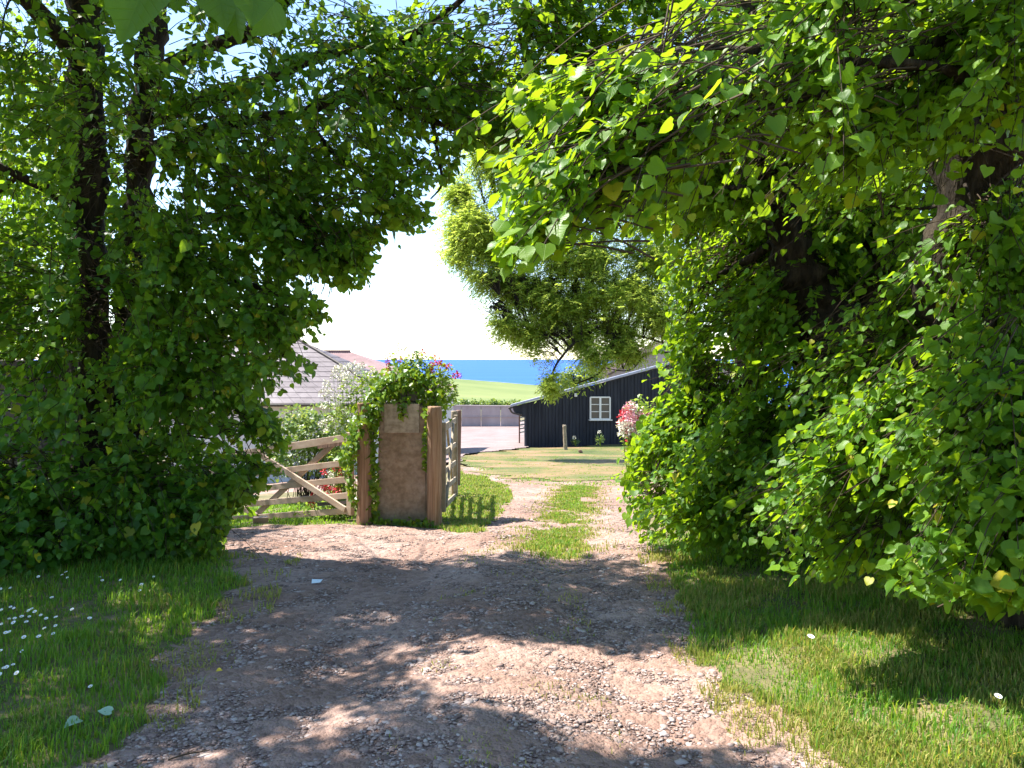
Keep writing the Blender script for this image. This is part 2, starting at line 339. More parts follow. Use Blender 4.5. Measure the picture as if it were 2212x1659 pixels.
# turf: near grid + coarse sheet out to the far fields, a little lower beneath it
cx = np.concatenate([-np.geomspace(2500, 9, 40), np.arange(-8.5, 8.6, .5), np.geomspace(9, 2500, 40)])
cy = np.concatenate([np.arange(-60, -2, 3.), np.arange(-2, 60, .5), np.geomspace(60, 175, 24)])
CXX, CYY = np.meshgrid(cx, cy); CZZ = height(CXX, CYY) - .06
nc = len(cx); ii, jj = np.meshgrid(np.arange(len(cy) - 1), np.arange(nc - 1), indexing='ij')
qc = np.stack([ii * nc + jj, ii * nc + jj + 1, (ii + 1) * nc + jj + 1, (ii + 1) * nc + jj], -1).reshape(-1, 4)
f = q[~tf]; u, inv = np.unique(f, return_inverse=True)
Vg = np.concatenate([allv[u], np.stack([CXX, CYY, CZZ], -1).reshape(-1, 3)])
Lg = np.concatenate([inv.reshape(-1), (qc + len(u)).reshape(-1)])
tag(link('ground', np_mesh('ground', Vg, Lg, np.full(len(f) + len(qc), 4), smooth=True), M['soil']), 'rough turf ground under the trees and round the lane', 'ground', kind='structure')
# hill: field falling to the sea
hx = np.linspace(-900, 900, 90); hy = np.concatenate([np.linspace(170, 760, 90), np.linspace(780, 2500, 30)])
HXX, HYY = np.meshgrid(hx, hy); HZZ = height(HXX, HYY) + 1.2 * vnoise(HXX, HYY, .012, 3) * np.clip((HYY - 200) / 200, 0, 1)
nh = len(hx); ii, jj = np.meshgrid(np.arange(len(hy) - 1), np.arange(nh - 1), indexing='ij')
qh = np.stack([ii * nh + jj, ii * nh + jj + 1, (ii + 1) * nh + jj + 1, (ii + 1) * nh + jj], -1).reshape(-1, 4)
tag(link('hill', np_mesh('hill', np.stack([HXX, HYY, HZZ], -1).reshape(-1, 3), qh.reshape(-1), np.full(len(qh), 4), smooth=True), M['field']), 'green grass field sloping down towards the blue sea', 'hill', kind='structure')
s = MB(); S_ = 90000; s.add([(-S_, 900, -90), (S_, 900, -90), (S_, S_, -90), (-S_, S_, -90)], [(0, 1, 2, 3)])
tag(s.build('sea', M['sea']), 'calm bright blue sea reaching the horizon', 'sea', kind='structure')
# yard and lawn as thin sheets above the turf
def sheet(name, poly, cell, lift, mat, label, cat, nz=.3):
    poly = GP(poly); x0, y0 = poly.min(0); x1, y1 = poly.max(0)
    ax = np.arange(x0, x1 + cell, cell); ay = np.arange(y0, y1 + cell, cell)
    A, B = np.meshgrid(ax, ay); C_ = height(A, B) + lift
    n = len(ax); ii, jj = np.meshgrid(np.arange(len(ay) - 1), np.arange(n - 1), indexing='ij')
    qq = np.stack([ii * n + jj, ii * n + jj + 1, (ii + 1) * n + jj + 1, (ii + 1) * n + jj], -1).reshape(-1, 4)
    px = A[:-1, :-1].ravel() + cell / 2; py = B[:-1, :-1].ravel() + cell / 2
    k = inpoly(px + nz * vnoise(px, py, 1.2, 21), py + nz * 2 * vnoise(px, py, .9, 22), poly)
    f = qq[k]; u, inv = np.unique(f, return_inverse=True)
    V = np.stack([A, B, C_], -1).reshape(-1, 3)[u]
    o = link(name, np_mesh(name, V, inv.reshape(-1), np.full(len(f), 4), smooth=True), mat)
    return tag(o, label, cat, kind='structure')
sheet('lawn', [(985,992),(1000,984),(1140,968),(1420,950),(1700,950),(1700,1060),(1420,1040),(1350,1034),(1200,1042),(1110,1036),(1050,1020),(1005,998)], .12, .012, M['lawn'], 'dry patchy lawn in front of the black shed', 'lawn', nz=.9)
sheet('yard', [(900,1006),(992,1000),(1000,983),(1060,977),(1138,967),(1139,940),(1160,925),(1160,912),(820,908),(700,985)], .15, .045, M['yard'], 'pale pinkish farmyard surface beside the black shed', 'yard')

# ------------------------------------------------------------------ leaves
def tpl_heart():
    mid = [(0, .08), (0, .36), (0, .62), (0, .83), (0, 1.06)]
    side = [(.20, -.02), (.43, .13), (.485, .37), (.39, .62), (.20, .83)]
    V = []; 
    for p in mid: V.append((p[0], p[1], 0))
    for sgn in (1, -1):
        for p in side: V.append((sgn * p[0], p[1], 0))
    def faces(o, flip):
        fs = [(0, o, o + 1, 1), (1, o + 1, o + 2, 2), (2, o + 2, o + 3, 3), (3, o + 3, o + 4, 4)]
        return [f[::-1] if flip else f for f in fs]
    return np.array(V, float), faces(5, False) + faces(10, True)
def tpl_simple():
    V = [(0, .03, 0), (0, .5, 0), (0, 1.05, 0), (.43, .16, 0), (.38, .6, 0), (-.43, .16, 0), (-.38, .6, 0)]
    return np.array(V, float), [(0, 3, 4, 1), (1, 4, 2), (0, 1, 6, 5), (1, 2, 6)]
def tpl_narrow():
    V = [(0, 0, 0), (.16, .4, 0), (0, 1, 0), (-.16, .4, 0)]
    return np.array(V, float), [(0, 1, 2, 3)]
def tpl_ivy():
    V = [(0, 0, 0), (0, .5, 0), (.42, -.1, 0), (.5, .3, 0), (.22, .5, 0), (0, 1, 0), (-.42, -.1, 0), (-.5, .3, 0), (-.22, .5, 0)]
    return np.array(V, float), [(0, 2, 3, 4, 1), (1, 4, 5), (0, 1, 8, 7, 6), (1, 5, 8)]
HEART, SIMPLE, NARROW, IVY = tpl_heart(), tpl_simple(), tpl_narrow(), tpl_ivy()
def unit(a): return a / np.maximum(np.linalg.norm(a, axis=-1, keepdims=True), 1e-9)
def leaves_arrays(pos, axis, nrm, size, tpl, fold=.25, curl=.25):
    TV, TF = tpl; n = len(pos)
    y = unit(axis); z = unit(nrm - y * np.sum(nrm * y, -1, keepdims=True)); x = np.cross(y, z)
    fo = (fold * RNG.normal(1, .8, n))[:, None]; cu = (curl * RNG.normal(1.1, .9, n))[:, None]; wd = RNG.uniform(.86, 1.12, n)[:, None]
    tw = RNG.normal(0, .12, n)[:, None]
    lx = TV[:, 0][None] * wd; ly = TV[:, 1][None] + 0 * wd
    lz = fo * np.abs(lx) - cu * ly ** 2 * .5 + tw * lx * ly
    s = size[:, None, None]
    if len(TV) == 15: lx = lx + RNG.normal(0, .022, lx.shape) * (TV[:, 0] != 0); ly = ly + RNG.normal(0, .025, lx.shape); lz = lz + RNG.normal(0, .03, lx.shape)
    V = pos[:, None] + s * (lx[..., None] * x[:, None] + ly[..., None] * y[:, None] + lz[..., None] * z[:, None])
    loops = np.concatenate([np.array(f) for f in TF]); tot = np.array([len(f) for f in TF])
    off = (np.arange(n) * len(TV))[:, None]
    uv = np.tile(TV[loops][:, :2], (n, 1))
    return V.reshape(-1, 3), (loops[None] + off).ravel(), np.tile(tot, n), uv
def leaf_object(name, pos, axis, nrm, size, tpl, mat, parent=None, fold=.25, curl=.25, smooth=False):
    V, l, t, uv = leaves_arrays(pos, axis, nrm, size, tpl, fold, curl)
    return link(name, np_mesh(name, V, l, t, uv, smooth), mat, parent)
def thin_tubes(P0, r0, sides=3):
    """P0: (n,k,3) polylines -> one mesh arrays; r0 (n,k) radii"""
    n, k, _ = P0.shape
    d = np.gradient(P0, axis=1); d = unit(d)
    ref = np.where(np.abs(d[..., 2:3]) > .9, np.array([1., 0, 0]), np.array([0, 0, 1.]))
    u = unit(np.cross(d, ref)); w = np.cross(d, u)
    a = np.arange(sides) * 2 * np.pi / sides
    V = P0[:, :, None] + r0[:, :, None, None] * (np.cos(a)[None, None, :, None] * u[:, :, None] + np.sin(a)[None, None, :, None] * w[:, :, None])
    b = (np.arange(n) * k * sides)[:, None, None, None]
    i = np.arange(k - 1)[None, :, None, None] * sides; s0 = np.arange(sides)[None, None, :, None]; s1 = (s0 + 1) % sides
    F_ = np.concatenate([b + i + s0, b + i + s1, b + i + sides + s1, b + i + sides + s0], -1)
    return V.reshape(-1, 3), F_.reshape(-1, 4)

def proj(p):
    Y = np.maximum(p[..., 1], .05)
    return CX + p[..., 0] / Y * F, HY + (EYE - p[..., 2]) / Y * F
def shadow(p):
    t = (p[..., 2] + .1) / SUN[2]
    return p[..., 0] - SUN[0] * t, p[..., 1] - SUN[1] * t

WIN_L = [(480,1215),(490,1125),(555,1072),(600,1040),(615,965),(612,920),(596,885),(600,850),(640,835),(688,800),(660,775),(615,745),(650,735),
         (712,700),(698,660),(640,625),(640,590),(700,598),(740,628),(780,630),(812,575),(800,525),(850,512),(910,490),(935,455),(925,400),(965,400),(1000,330),(1150,330),(1150,1215)]
WIN_R = [(500,1250),(500,330),(960,330),(1035,310),(1042,350),(1085,420),(1058,560),(1070,612),(1110,604),(1150,565),(1235,545),(1290,500),(1400,520),(1420,600),(1450,700),
         (1430,740),(1400,800),(1425,850),(1370,960),(1325,1040),(1345,1110),(1395,1175),(1395,1250)]
LOW_R = [(1380,1175),(1420,1195),(1560,1180),(1590,1245),(1680,1235),(1800,1275),(1850,1245),(1990,1305),(2060,1295),(2400,1350),(2400,1900),(1300,1900)]
TRUNK_M = [(275,200),(330,160),(335,400),(300,600),(290,720),(255,720),(265,560)]
TRUNK_L = [(170,180),(235,190),(235,480),(250,700),(235,790),(175,770),(160,480)]
TRUNK_R = [(1630,290),(1700,290),(1760,480),(1800,630),(1900,600),(1920,700),(1880,790),(1770,830),(1735,690),(1680,520),(1640,420)]
TRUNKHOLE = [(1990,340),(2150,330),(2180,470),(2150,600),(2030,620),(1980,480)]
LIT = []   # (centre x,y on ground, rx, ry, prob)
def litpx(px, py, rx, ry, p=.95):
    x, y = G(px, py); x2, _ = G(px + rx, py); _, y2 = G(px, py - ry); LIT.append((x, y, abs(x2 - x), abs(y2 - y), p))
litpx(1240, 1455, 330, 62); litpx(1480, 1530, 230, 70); litpx(1330, 1590, 120, 35)
litpx(1790, 1415, 260, 50, 1); litpx(1690, 1480, 150, 45, 1); litpx(2080, 1590, 270, 75, 1); litpx(1900, 1640, 200, 50, 1)
litpx(800, 1335, 60, 18, .8); litpx(960, 1400, 160, 25, .6); litpx(1130, 1330, 160, 18, .55); litpx(1330, 1310, 120, 14, .6); litpx(350, 1545, 70, 16, .8); litpx(370, 1350, 80, 22, .7)
LITSPH = [(*P(1250, 330, 2.6), .4, .8), (*P(1450, 250, 2.7), .45, .75), (*P(1180, 500, 2.3), .25, .85), (*P(1950, 1000, 2.9), .5, .55), (*P(1430, 1000, 7.2), .6, .8), (*P(1500, 800, 7.2), .5, .7), (*P(1450, 680, 7.0), .6, .8), (*P(1420, 880, 7.1), .5, .8), (*P(1550, 480, 6.4), .6, .75), (*P(1600, 780, 6.4), .55, .7), (*P(1650, 1000, 5.6), .5, .6), (*P(90, 320, 6.4), .8, .7), (*P(720, 420, 6.2), .5, .7), (*P(860, 170, 5.8), .5, .7), (*P(1250, 200, 5.9), .6, .7), (*P(1500, 330, 6.1), .6, .7)]
def clear_shadow(p):
    """True where a leaf at p would shade a place that lies in the sun"""
    sx, sy = shadow(p); r = RNG.random(sx.shape); bad = np.zeros(sx.shape, bool)
    high = p[..., 2] > 1.1; mid = p[..., 2] > .3
    edge = 7.15 + .22 * np.sin(sx * 2.1) + .1 * np.sin(sx * 6.3)
    bad |= high & (sy > edge) & (sy < 17) & (sx > -2.7) & (sx < 2.2) & (r < .97)
    for (x, y, a, b, pr) in LIT:
        dd = np.sqrt(((sx - x) / a) ** 2 + ((sy - y) / b) ** 2) + .45 * vnoise(sx, sy, 2.6, 51) + .3 * vnoise(sx, sy, 6, 52)
        bad |= mid & (r < pr * np.clip(2.3 - 1.5 * dd, 0, 1))
    for (x, y, z, rad, pr) in LITSPH:
        d = p - np.array([x, y, z]); t = d @ SUN; perp = np.linalg.norm(d - t[..., None] * SUN, axis=-1)
        bad |= (t > rad * .9) & (perp < rad) & (r < pr)
    return bad

def lime_tree(name, label, trunks, limbs, clumps, axis_xy, leafmat_, size, windows, holes=(), group='lime trees arching over the lane', tpl=HEART, leaves_per=12, spraylen=.42, shadowcut=True, extra=None, dens=1.0, bias=(0, 0, 0), airy=-9, nfreq=1.4, along=.75, sidew=.8, down=-.7):
    root = empty(name, (axis_xy[0], axis_xy[1], H(*axis_xy)))
    tag(root, label, 'tree', group)
    ends = []
    for pts, rad in trunks:
        mb = MB(); mb.tube(pts, rad, 22, 14, wob=.55); mb.build('trunk', M['bark'], root); ends += [np.array(p) for p in pts[1:]]
    for pts, rad in limbs:
        mb = MB(); mb.tube(pts, rad, 7, 5, wob=.25); mb.build('limb', M['bark'], root); ends += [np.array(p) for p in pts]
    ends = np.array(ends)
    A, D, C_ = [], [], []
    boughs = []
    for (x, y, z, rx, ry, rz, n) in clumps:
        c = np.array([x, y, z]); n = int(n * dens)
        k = np.argmin(np.linalg.norm(ends - c, axis=1) + 2.0 * np.maximum(np.abs(ends[:, 2] - c[2]) - .6, 0)); e = ends[k]
        if np.linalg.norm(e - c) > .35:
            midp = (e + c) / 2 + RNG.normal(0, .08, 3) + np.array([0, 0, .1])
            mb = MB(); mb.tube([e, midp, c], [.016, .01, .004], 5, 4, wob=.2); boughs.append(mb)
        u = unit(RNG.normal(size=(n, 3))); r = RNG.random(n) ** (1 / 2.2)
        p = c + u * r[:, None] * np.array([rx, ry, rz])
        out = p - c; out2 = p - np.array([axis_xy[0], axis_xy[1], z]); out2[:, 2] *= .3
        d = unit(unit(out) * .55 + unit(out2) * .6 + RNG.normal(0, .35, (n, 3)) + np.array([0, 0, -.12]) + np.array(bias))
        A.append(p - d * spraylen * .5); D.append(d); C_.append(np.repeat(c[None], n, 0))
    A = np.concatenate(A); D = np.concatenate(D); K = leaves_per
    if airy > -5:
        nz = np.array([mnoise.noise(Vector(v) * nfreq) + .5 * mnoise.noise(Vector(v) * nfreq * 2.3) for v in A + D * spraylen * .5])
        A = A[nz > airy]; D = D[nz > airy]
    n = len(A)
    Ls = spraylen * RNG.uniform(.6, 1.25, n)
    t = np.linspace(.12, 1, K)[None] + RNG.normal(0, .02, (n, K))
    droop = RNG.uniform(.12, .4, n)
    pos = A[:, None] + D[:, None] * (t * Ls[:, None])[..., None]; pos[..., 2] -= droop[:, None] * Ls[:, None] * t ** 2
    side = unit(np.cross(D, np.array([0, 0, 1.]))); alt = np.where(np.arange(K) % 2 == 0, 1., -1.)[None, :, None]
    ax = D[:, None] * along + alt * side[:, None] * sidew + np.array([0, 0, down]) + RNG.normal(0, .45, (n, K, 3))
    ax = unit(ax)
    pet = RNG.uniform(.02, .045, (n, K, 1))
    lp = pos + ax * pet + np.array([0, 0, .006])
    outw = lp - np.array([axis_xy[0], axis_xy[1], 0]); outw[..., 2] = 0; outw = unit(outw)
    nr = np.array([0, 0, 1.]) * .85 + outw * .35 + RNG.normal(0, .52, (n, K, 3))
    sz = size * np.clip(RNG.lognormal(-.12, .33, (n, K)), .35, 1.6) * np.where(t > .93, .75, 1)
    lp = lp.reshape(-1, 3); axf = ax.reshape(-1, 3); nrf = nr.reshape(-1, 3); sz = sz.ravel()
    cen = lp + axf * sz[:, None] * .55
    px, py = proj(cen); keep = np.ones(len(lp), bool)
    jx = px + RNG.normal(0, 9, len(px)); jy = py + RNG.normal(0, 9, len(px))
    for w in windows: keep &= ~(inpoly(jx, jy, w) & (cen[:, 1] > .3))
    for (poly, depth) in holes: keep &= ~(inpoly(px, py, poly) & (cen[:, 1] < depth) & (RNG.random(len(px)) < .6))
    if shadowcut: keep &= ~clear_shadow(cen)
    keep &= cen[:, 2] > height(cen[:, 0], cen[:, 1]) + .01
    keep &= np.linalg.norm(cen - np.array([0, 0, EYE]), axis=1) > 1.1
    kk = keep.reshape(n, K)
    live = kk.mean(1) > .3
    keep &= np.repeat(live, K)
    leaf_object('crown', lp[keep], axf[keep], nrf[keep], sz[keep], tpl, leafmat_, root, smooth=True)
    # twigs of the sprays that are left
    kl = keep.reshape(n, K)[live]; tmax = np.where(kl, t[live], 0).max(1); tt = -.3 + (np.linspace(0, 1, 5)[None] * (tmax[:, None] + .3))
    tp = A[live][:, None] + D[live][:, None] * (tt * Ls[live][:, None])[..., None]; tp[..., 2] -= (droop[live] * Ls[live])[:, None] * tt ** 2
    tr = np.repeat(np.array([[.0045, .0038, .003, .0024, .0015]]), len(tp), 0)
    V, F_ = thin_tubes(tp, tr)
    link('twigs', np_mesh('twigs', V, F_.ravel(), np.full(len(F_), 4), smooth=True), M['twig'], root)
    for mb in boughs: mb.build('bough', M['bark'], root)
    if extra: extra(root)
    settle(root)
    print(root.name, 'leaves', int(keep.sum()), 'of', len(keep))
    return root

# --- left lime
def big_leaves(root):
    # a spray of large leaves hanging from a low bough right over the lane
    spec = [((330, -60), (252, 92), .92, (.3, -.8, .5), .092), ((470, -50), (482, 60), .95, (.0, -.85, .5), .066), ((548, -50), (545, 62), .93, (.2, -.85, .5), .066), ((510, 0), (500, 86), 1.0, (-.2, -.9, .3), .052),
            ((592, -5), (573, 82), .97, (.95, -.25, .2), .055), ((395, -90), (372, 5), .95, (.1,-.8,.5), .066)]
    pos = np.array([P(a[0], a[1], d) for a, b_, d, n_, s_ in spec]); tip = np.array([P(b_[0], b_[1], d - .02) for a, b_, d, n_, s_ in spec])
    for k, (a, b_, d, n_, s_) in enumerate(spec):
        leaf_object('large_leaf', pos[k:k + 1], (tip - pos)[k:k + 1], np.array([n_], float), np.array([s_]), HEART_FINE, M['limeshade'], root, fold=.38, curl=.55, smooth=True)
    mb = MB(); top = P(430, -190, .95)
    mb.tube([(-2.2, 2.6, 4.5), (-1.3, 1.9, 3.7), P(420, -420, 1.3), top, P(430, -120, .95)], [.012, .009, .006, .004, .003], 6, 5)
    for p in pos: mb.tube([top, (np.array(top) + p) / 2 + np.array([0, 0, .01]), p], [.0018, .0014, .001], 5, 3)
    mb.build('leaf_twig', M['twig'], root)
def subdiv(tpl):
    bm = bmesh.new(); vs = [bm.verts.new(v) for v in tpl[0]]
    for f in tpl[1]: bm.faces.new([vs[i] for i in f])
    bmesh.ops.subdivide_edges(bm, edges=bm.edges[:], cuts=2, use_grid_fill=True, smooth=.0)
    bm.verts.index_update()
    V = np.array([v.co[:] for v in bm.verts]); Fs = [tuple(v.index for v in f.verts) for f in bm.faces]
    # toothed margin
    for i, v in enumerate(bm.verts):
        if v.is_boundary: V[i, :2] *= 1 + .03 * math.sin(i * 2.7)
    bm.free(); return V, Fs
HEART_FINE = subdiv(HEART)

LX, LY = X(215, 7.2), 7.2
lime_tree('lime_tree', 'twin stemmed lime in deep shade left of the lane with leafy shoots to the ground', 
    [([P(240, 1200, 7.2), P(215, 1000, 7.2), P(203, 800, 7.2), P(190, 500, 7.2), P(186, 200, 7.2), P(192, -200, 7.2), P(200, -700, 7.2), P(230, -1200, 7.1)], [.30, .22, .17, .155, .15, .13, .1, .05]),
     ([P(262, 1190, 7.3), P(268, 950, 7.3), P(278, 750, 7.35), P(300, 400, 7.4), P(318, 150, 7.4), P(360, -150, 7.4), P(420, -600, 7.3)], [.25, .18, .15, .13, .125, .11, .05])],
    [([P(305, 330, 7.35), P(420, 290, 7.0), P(530, 258, 6.8), P(650, 245, 6.4), P(745, 203, 6.2), P(850, 225, 6.1), P(935, 262, 6.0), P(1040, 300, 5.9)], [.08, .07, .06, .05, .042, .034, .026, .012]),
     ([P(320, 260, 7.4), P(450, 215, 6.8), P(560, 178, 6.3), P(640, 140, 6.1), P(740, 105, 5.9), P(850, 95, 5.8), P(960, 30, 5.6), P(1060, -60, 5.4)], [.075, .065, .055, .05, .045, .036, .026, .012]),
     ([P(330, 160, 7.4), P(450, 100, 6.6), P(540, 70, 6.2), P(640, -20, 5.9), P(760, -160, 5.6)], [.07, .06, .052, .042, .015]),
     ([P(650, 245, 6.4), P(720, 330, 6.35), P(800, 380, 6.3), P(870, 440, 6.2), P(915, 470, 6.1)], [.03, .024, .018, .012, .006]),
     ([P(935, 262, 6.0), P(945, 330, 5.95), P(955, 395, 5.9), P(930, 430, 5.9)], [.018, .015, .01, .005]),
     ([P(300, 560, 7.3), P(430, 600, 6.8), P(560, 620, 6.4), P(660, 670, 6.2)], [.045, .035, .022, .01]),
     ([P(300, 480, 7.35), P(500, 470, 6.6), P(640, 520, 6.3), P(760, 570, 6.2)], [.045, .035, .022, .01]),
     ([P(195, 520, 7.2), P(120, 420, 6.9), P(40, 380, 6.6), P(-120, 300, 6.2)], [.06, .05, .04, .02]),
     ([P(188, 150, 7.2), P(60, 0, 6.6), P(-150, -150, 5.8), P(-400, -330, 5.0)], [.09, .075, .06, .03]),
     ([P(192, -200, 7.2), (-4.6, 6.2, 5.4), (-4.3, 5.0, 5.3), (-3.4, 3.8, 4.9), (-2.2, 2.6, 4.5)], [.09, .06, .045, .03, .012])],
    [(-4.0, 6.6, .35, 1.2, .7, .9, 270), (-3.0, 6.7, .5, .6, .6, .8, 130), (-5.0, 6.3, .4, .9, .6, .7, 130), (-2.75, 6.7, .15, .4, .4, .5, 60), (-4.3, 6.0, .1, .7, .4, .35, 50),
     (-3.6, 6.5, 2.0, 1.2, .7, 1.0, 270), (-2.7, 6.4, 1.5, .7, .6, .6, 120), (-2.6, 6.4, 2.4, .8, .7, .7, 150), (-4.9, 6.6, 2.7, .9, .8, 1.0, 140),
     (*P(620, 690, 6.2), .45, .5, .32, 70), (*P(600, 790, 6.2), .35, .4, .22, 34), (*P(555, 930, 6.4), .28, .3, .3, 30), (*P(560, 1010, 6.4), .2, .3, .2, 18), (*P(500, 1060, 6.5), .22, .3, .3, 30), (*P(520, 850, 6.4), .3, .3, .25, 32), (*P(740, 560, 6.2), .5, .5, .32, 75), (*P(860, 440, 6.0), .42, .5, .38, 75), (*P(650, 470, 6.3), .6, .6, .5, 110),
     (-2.6, 6.1, 3.3, 1.3, .9, .7, 250), (-1.1, 5.7, 3.6, 1.0, .9, .6, 170), (-.1, 5.5, 3.8, .7, .8, .5, 90), (-4.2, 6.3, 4.2, 1.3, .9, .9, 230), (-1.8, 5.4, 4.3, 1.0, .9, .6, 150),
     (-3.7, 6.9, 6.0, 1.9, 1.5, .8, 760), (-3.7, 4.7, 5.1, 1.0, 1.1, .5, 230), (-5.6, 5.0, 5.3, 1.4, 1.4, .5, 260), (-4.7, 3.5, 4.9, 1.1, .9, .4, 170), (-1.9, 5.9, 5.4, 1.2, 1.0, .7, 200), (-6.4, 6.2, 5.6, 1.6, 2.0, 1.2, 330), (-4.6, 5.0, 5.0, 1.4, 1.1, .8, 200), (-5.8, 4.4, 4.2, 1.2, 1.1, 1.1, 180), (-2.4, 3.95, 4.7, 1.3, .45, .35, 190), (-2.0, 1.5, 4.6, .8, .7, .5, 190),  # mostly unseen overhead clumps, added to shade the lane, verge and large leaves
     (-3.5, 7.0, 7.6, 1.6, 1.3, 1.2, 200), (-6.3, 6.5, 4.0, 1., 1.2, 1.4, 150), (.4, 5.2, 4.4, .9, .7, .5, 100), (.1, 5.6, 3.3, .6, .6, .4, 60), (-.6, 5.8, 3.0, .6, .5, .35, 60), (-4.9, 9.0, 3.2, 1.3, .8, 1.2, 190), (-4.5, 9.2, 5.0, 1.4, .8, 1.1, 190), (-3.4, 8.9, 4.4, 1.0, .7, .9, 120), (-5.6, 9.0, 1.9, .9, .7, .8, 90), (-1.9, 6.6, 3.6, .9, .6, .5, 90), (-.9, 6.2, 4.0, .9, .6, .5, 80)],
    (LX, LY), M['lime'], .062, [WIN_L], holes=[(TRUNK_L, 7.1), (TRUNK_L, 7.1), (TRUNK_M, 7.2)], extra=big_leaves, dens=1.95, spraylen=.46, airy=-.27, nfreq=1.5)
# --- lime behind, beyond the stone wall
lime_tree('lime_tree', 'sunlit yellow green lime standing behind the stone wall at the left edge',
    [([(-8.6, 11.5, H(-8.6, 11.5) - .1), (-8.5, 11.5, 2), (-8.4, 11.4, 5), (-8.3, 11.3, 8)], [.22, .18, .13, .05])],
    [([(-8.45, 11.4, 3), (-7.3, 11.0, 4), (-6.3, 10.6, 4.6)], [.08, .05, .02]), ([(-8.45, 11.4, 2.4), (-9.6, 11, 3.4), (-10.5, 10.7, 3.8)], [.08, .05, .02])],
    [(-8.2, 11.2, 2.6, 1.8, 1.2, 1.3, 220), (-7.0, 11.0, 4.6, 1.5, 1.2, 1.3, 190), (-9.0, 11, 5.2, 1.6, 1.2, 1.5, 200), (-6.6, 10.8, 2.6, .9, .9, .9, 90), (-8, 11, 7.2, 1.6, 1.2, 1.2, 140), (-5.6, 10.9, 5.8, 1.0, .8, .8, 80)],
    (-8.5, 11.5), M['lime2'], .075, [WIN_L], tpl=SIMPLE)
# --- right near lime
lime_tree('lime_tree', 'near lime at the right edge with broad leaves hanging over the sunny verge',
    [([(3.05, 4.4, H(3.05, 4.4) - .1), P(2160, 850, 4.25), P(2075, 600, 4.05), P(2095, 420, 4.0), P(2150, 220, 4.0), P(2190, -60, 4.0), P(2160, -500, 4.0), P(2120, -1000, 4.1)], [.30, .24, .19, .18, .155, .14, .1, .05])],
    [([P(2190, 60, 4.0), P(2300, 165, 3.6), P(2211, 156, 3.4), P(2064, 147, 3.2), P(1922, 137, 3.1), P(1756, 130, 3.0), P(1640, 110, 2.9)], [.06, .045, .036, .028, .022, .014, .006]),
     ([P(2150, 30, 3.9), P(2017, 90, 3.3), P(1875, 147, 3.1), P(1756, 204, 2.95), P(1614, 242, 2.85), P(1533, 256, 2.8), P(1448, 303, 2.7), P(1353, 360, 2.6), P(1235, 391, 2.45)], [.04, .026, .022, .018, .014, .012, .009, .007, .004]),
     ([P(2350, 330, 3.9), P(2211, 242, 3.4), P(2111, 185, 3.2), P(2040, 147, 3.1)], [.045, .032, .026, .02]),
     ([P(2150, 250, 4.0), P(1990, 290, 3.6), P(1850, 285, 3.4), P(1740, 200, 3.2)], [.06, .04, .025, .012]),
     ([P(2075, 650, 4.05), P(1990, 760, 4.0), P(1920, 900, 3.9), P(1880, 1030, 3.8)], [.04, .024, .014, .006]),
     ([P(2085, 700, 4.05), P(2140, 800, 3.8), P(2170, 950, 3.5), P(2160, 1120, 3.2)], [.04, .024, .014, .006]),
     ([P(2140, 200, 4.0), P(1800, -150, 3.4), P(1450, -200, 2.9), P(1250, 0, 2.7)], [.06, .045, .03, .012])],
    [(*P(2080, 980, 3.3), .42, .35, .22, 95), (*P(1900, 1050, 3.7), .42, .35, .2, 90), (*P(2170, 1190, 3.0), .42, .3, .15, 70), (*P(1740, 1090, 4.4), .36, .4, .24, 70), (*P(2000, 1150, 3.4), .4, .3, .14, 60), (*P(2240, 860, 3.1), .42, .3, .2, 60), (*P(2240, 1050, 2.9), .3, .3, .18, 45), (*P(1830, 1160, 3.8), .3, .3, .12, 36),
     (*P(2130, 730, 3.5), .42, .3, .11, 46), (*P(1960, 860, 3.8), .42, .3, .16, 52), (*P(1850, 950, 4.1), .4, .35, .17, 50), (*P(2230, 570, 3.6), .25, .25, .16, 22), (*P(1960, 600, 4.4), .4, .35, .3, 50), (*P(2110, 460, 3.7), .35, .2, .32, 70), (*P(1880, 760, 4.4), .35, .3, .25, 46), (*P(2090, 310, 3.6), .3, .25, .12, 24), (*P(1860, 430, 4.4), .4, .3, .3, 40),
     (*P(1980, 150, 3.2), .6, .45, .26, 85), (*P(2150, 40, 3.3), .6, .5, .3, 75), (*P(1560, 200, 2.8), .5, .4, .18, 60), (*P(1380, 290, 2.6), .32, .28, .13, 28), (*P(1230, 350, 2.45), .16, .18, .09, 8), (*P(1170, 310, 2.5), .14, .18, .08, 6), (*P(1240, 430, 2.4), .12, .15, .08, 7), (*P(1160, 470, 2.35), .06, .1, .06, 4), (*P(1120, 520, 2.35), .03, .06, .05, 3),
     (*P(1420, 90, 3.0), .5, .45, .24, 62), (*P(1750, 290, 3.3), .4, .35, .13, 34), (*P(1680, 70, 3.1), .6, .5, .22, 72), (*P(1300, 200, 2.7), .3, .3, .16, 24),
     (2.4, 3.4, 3.9, 1.0, 1.0, .6, 100), (2.9, 3.8, 5.2, 1.2, 1.2, .9, 120), (1.4, 3.0, 3.5, .5, .5, .3, 30), (2.9, 5, 4, 1, .8, 1, 120), (3.2, 4.4, 1.5, .8, .7, 1.2, 150), (2.6, 4.1, .5, .9, .5, .45, 120), (2.3, 3.6, .55, .5, .4, .3, 60), (3.2, 5.0, 2.8, .8, .6, .9, 110)],
    (2.55, 4.1), M['lime2'], .049, [WIN_R, LOW_R], holes=[(TRUNKHOLE, 3.85), (TRUNK_R, 6.0)], dens=2.7, airy=-.14, nfreq=1.9, along=1.1, sidew=.6, down=-.5, bias=(-.8, -.3, -.5), spraylen=.55, leaves_per=13)
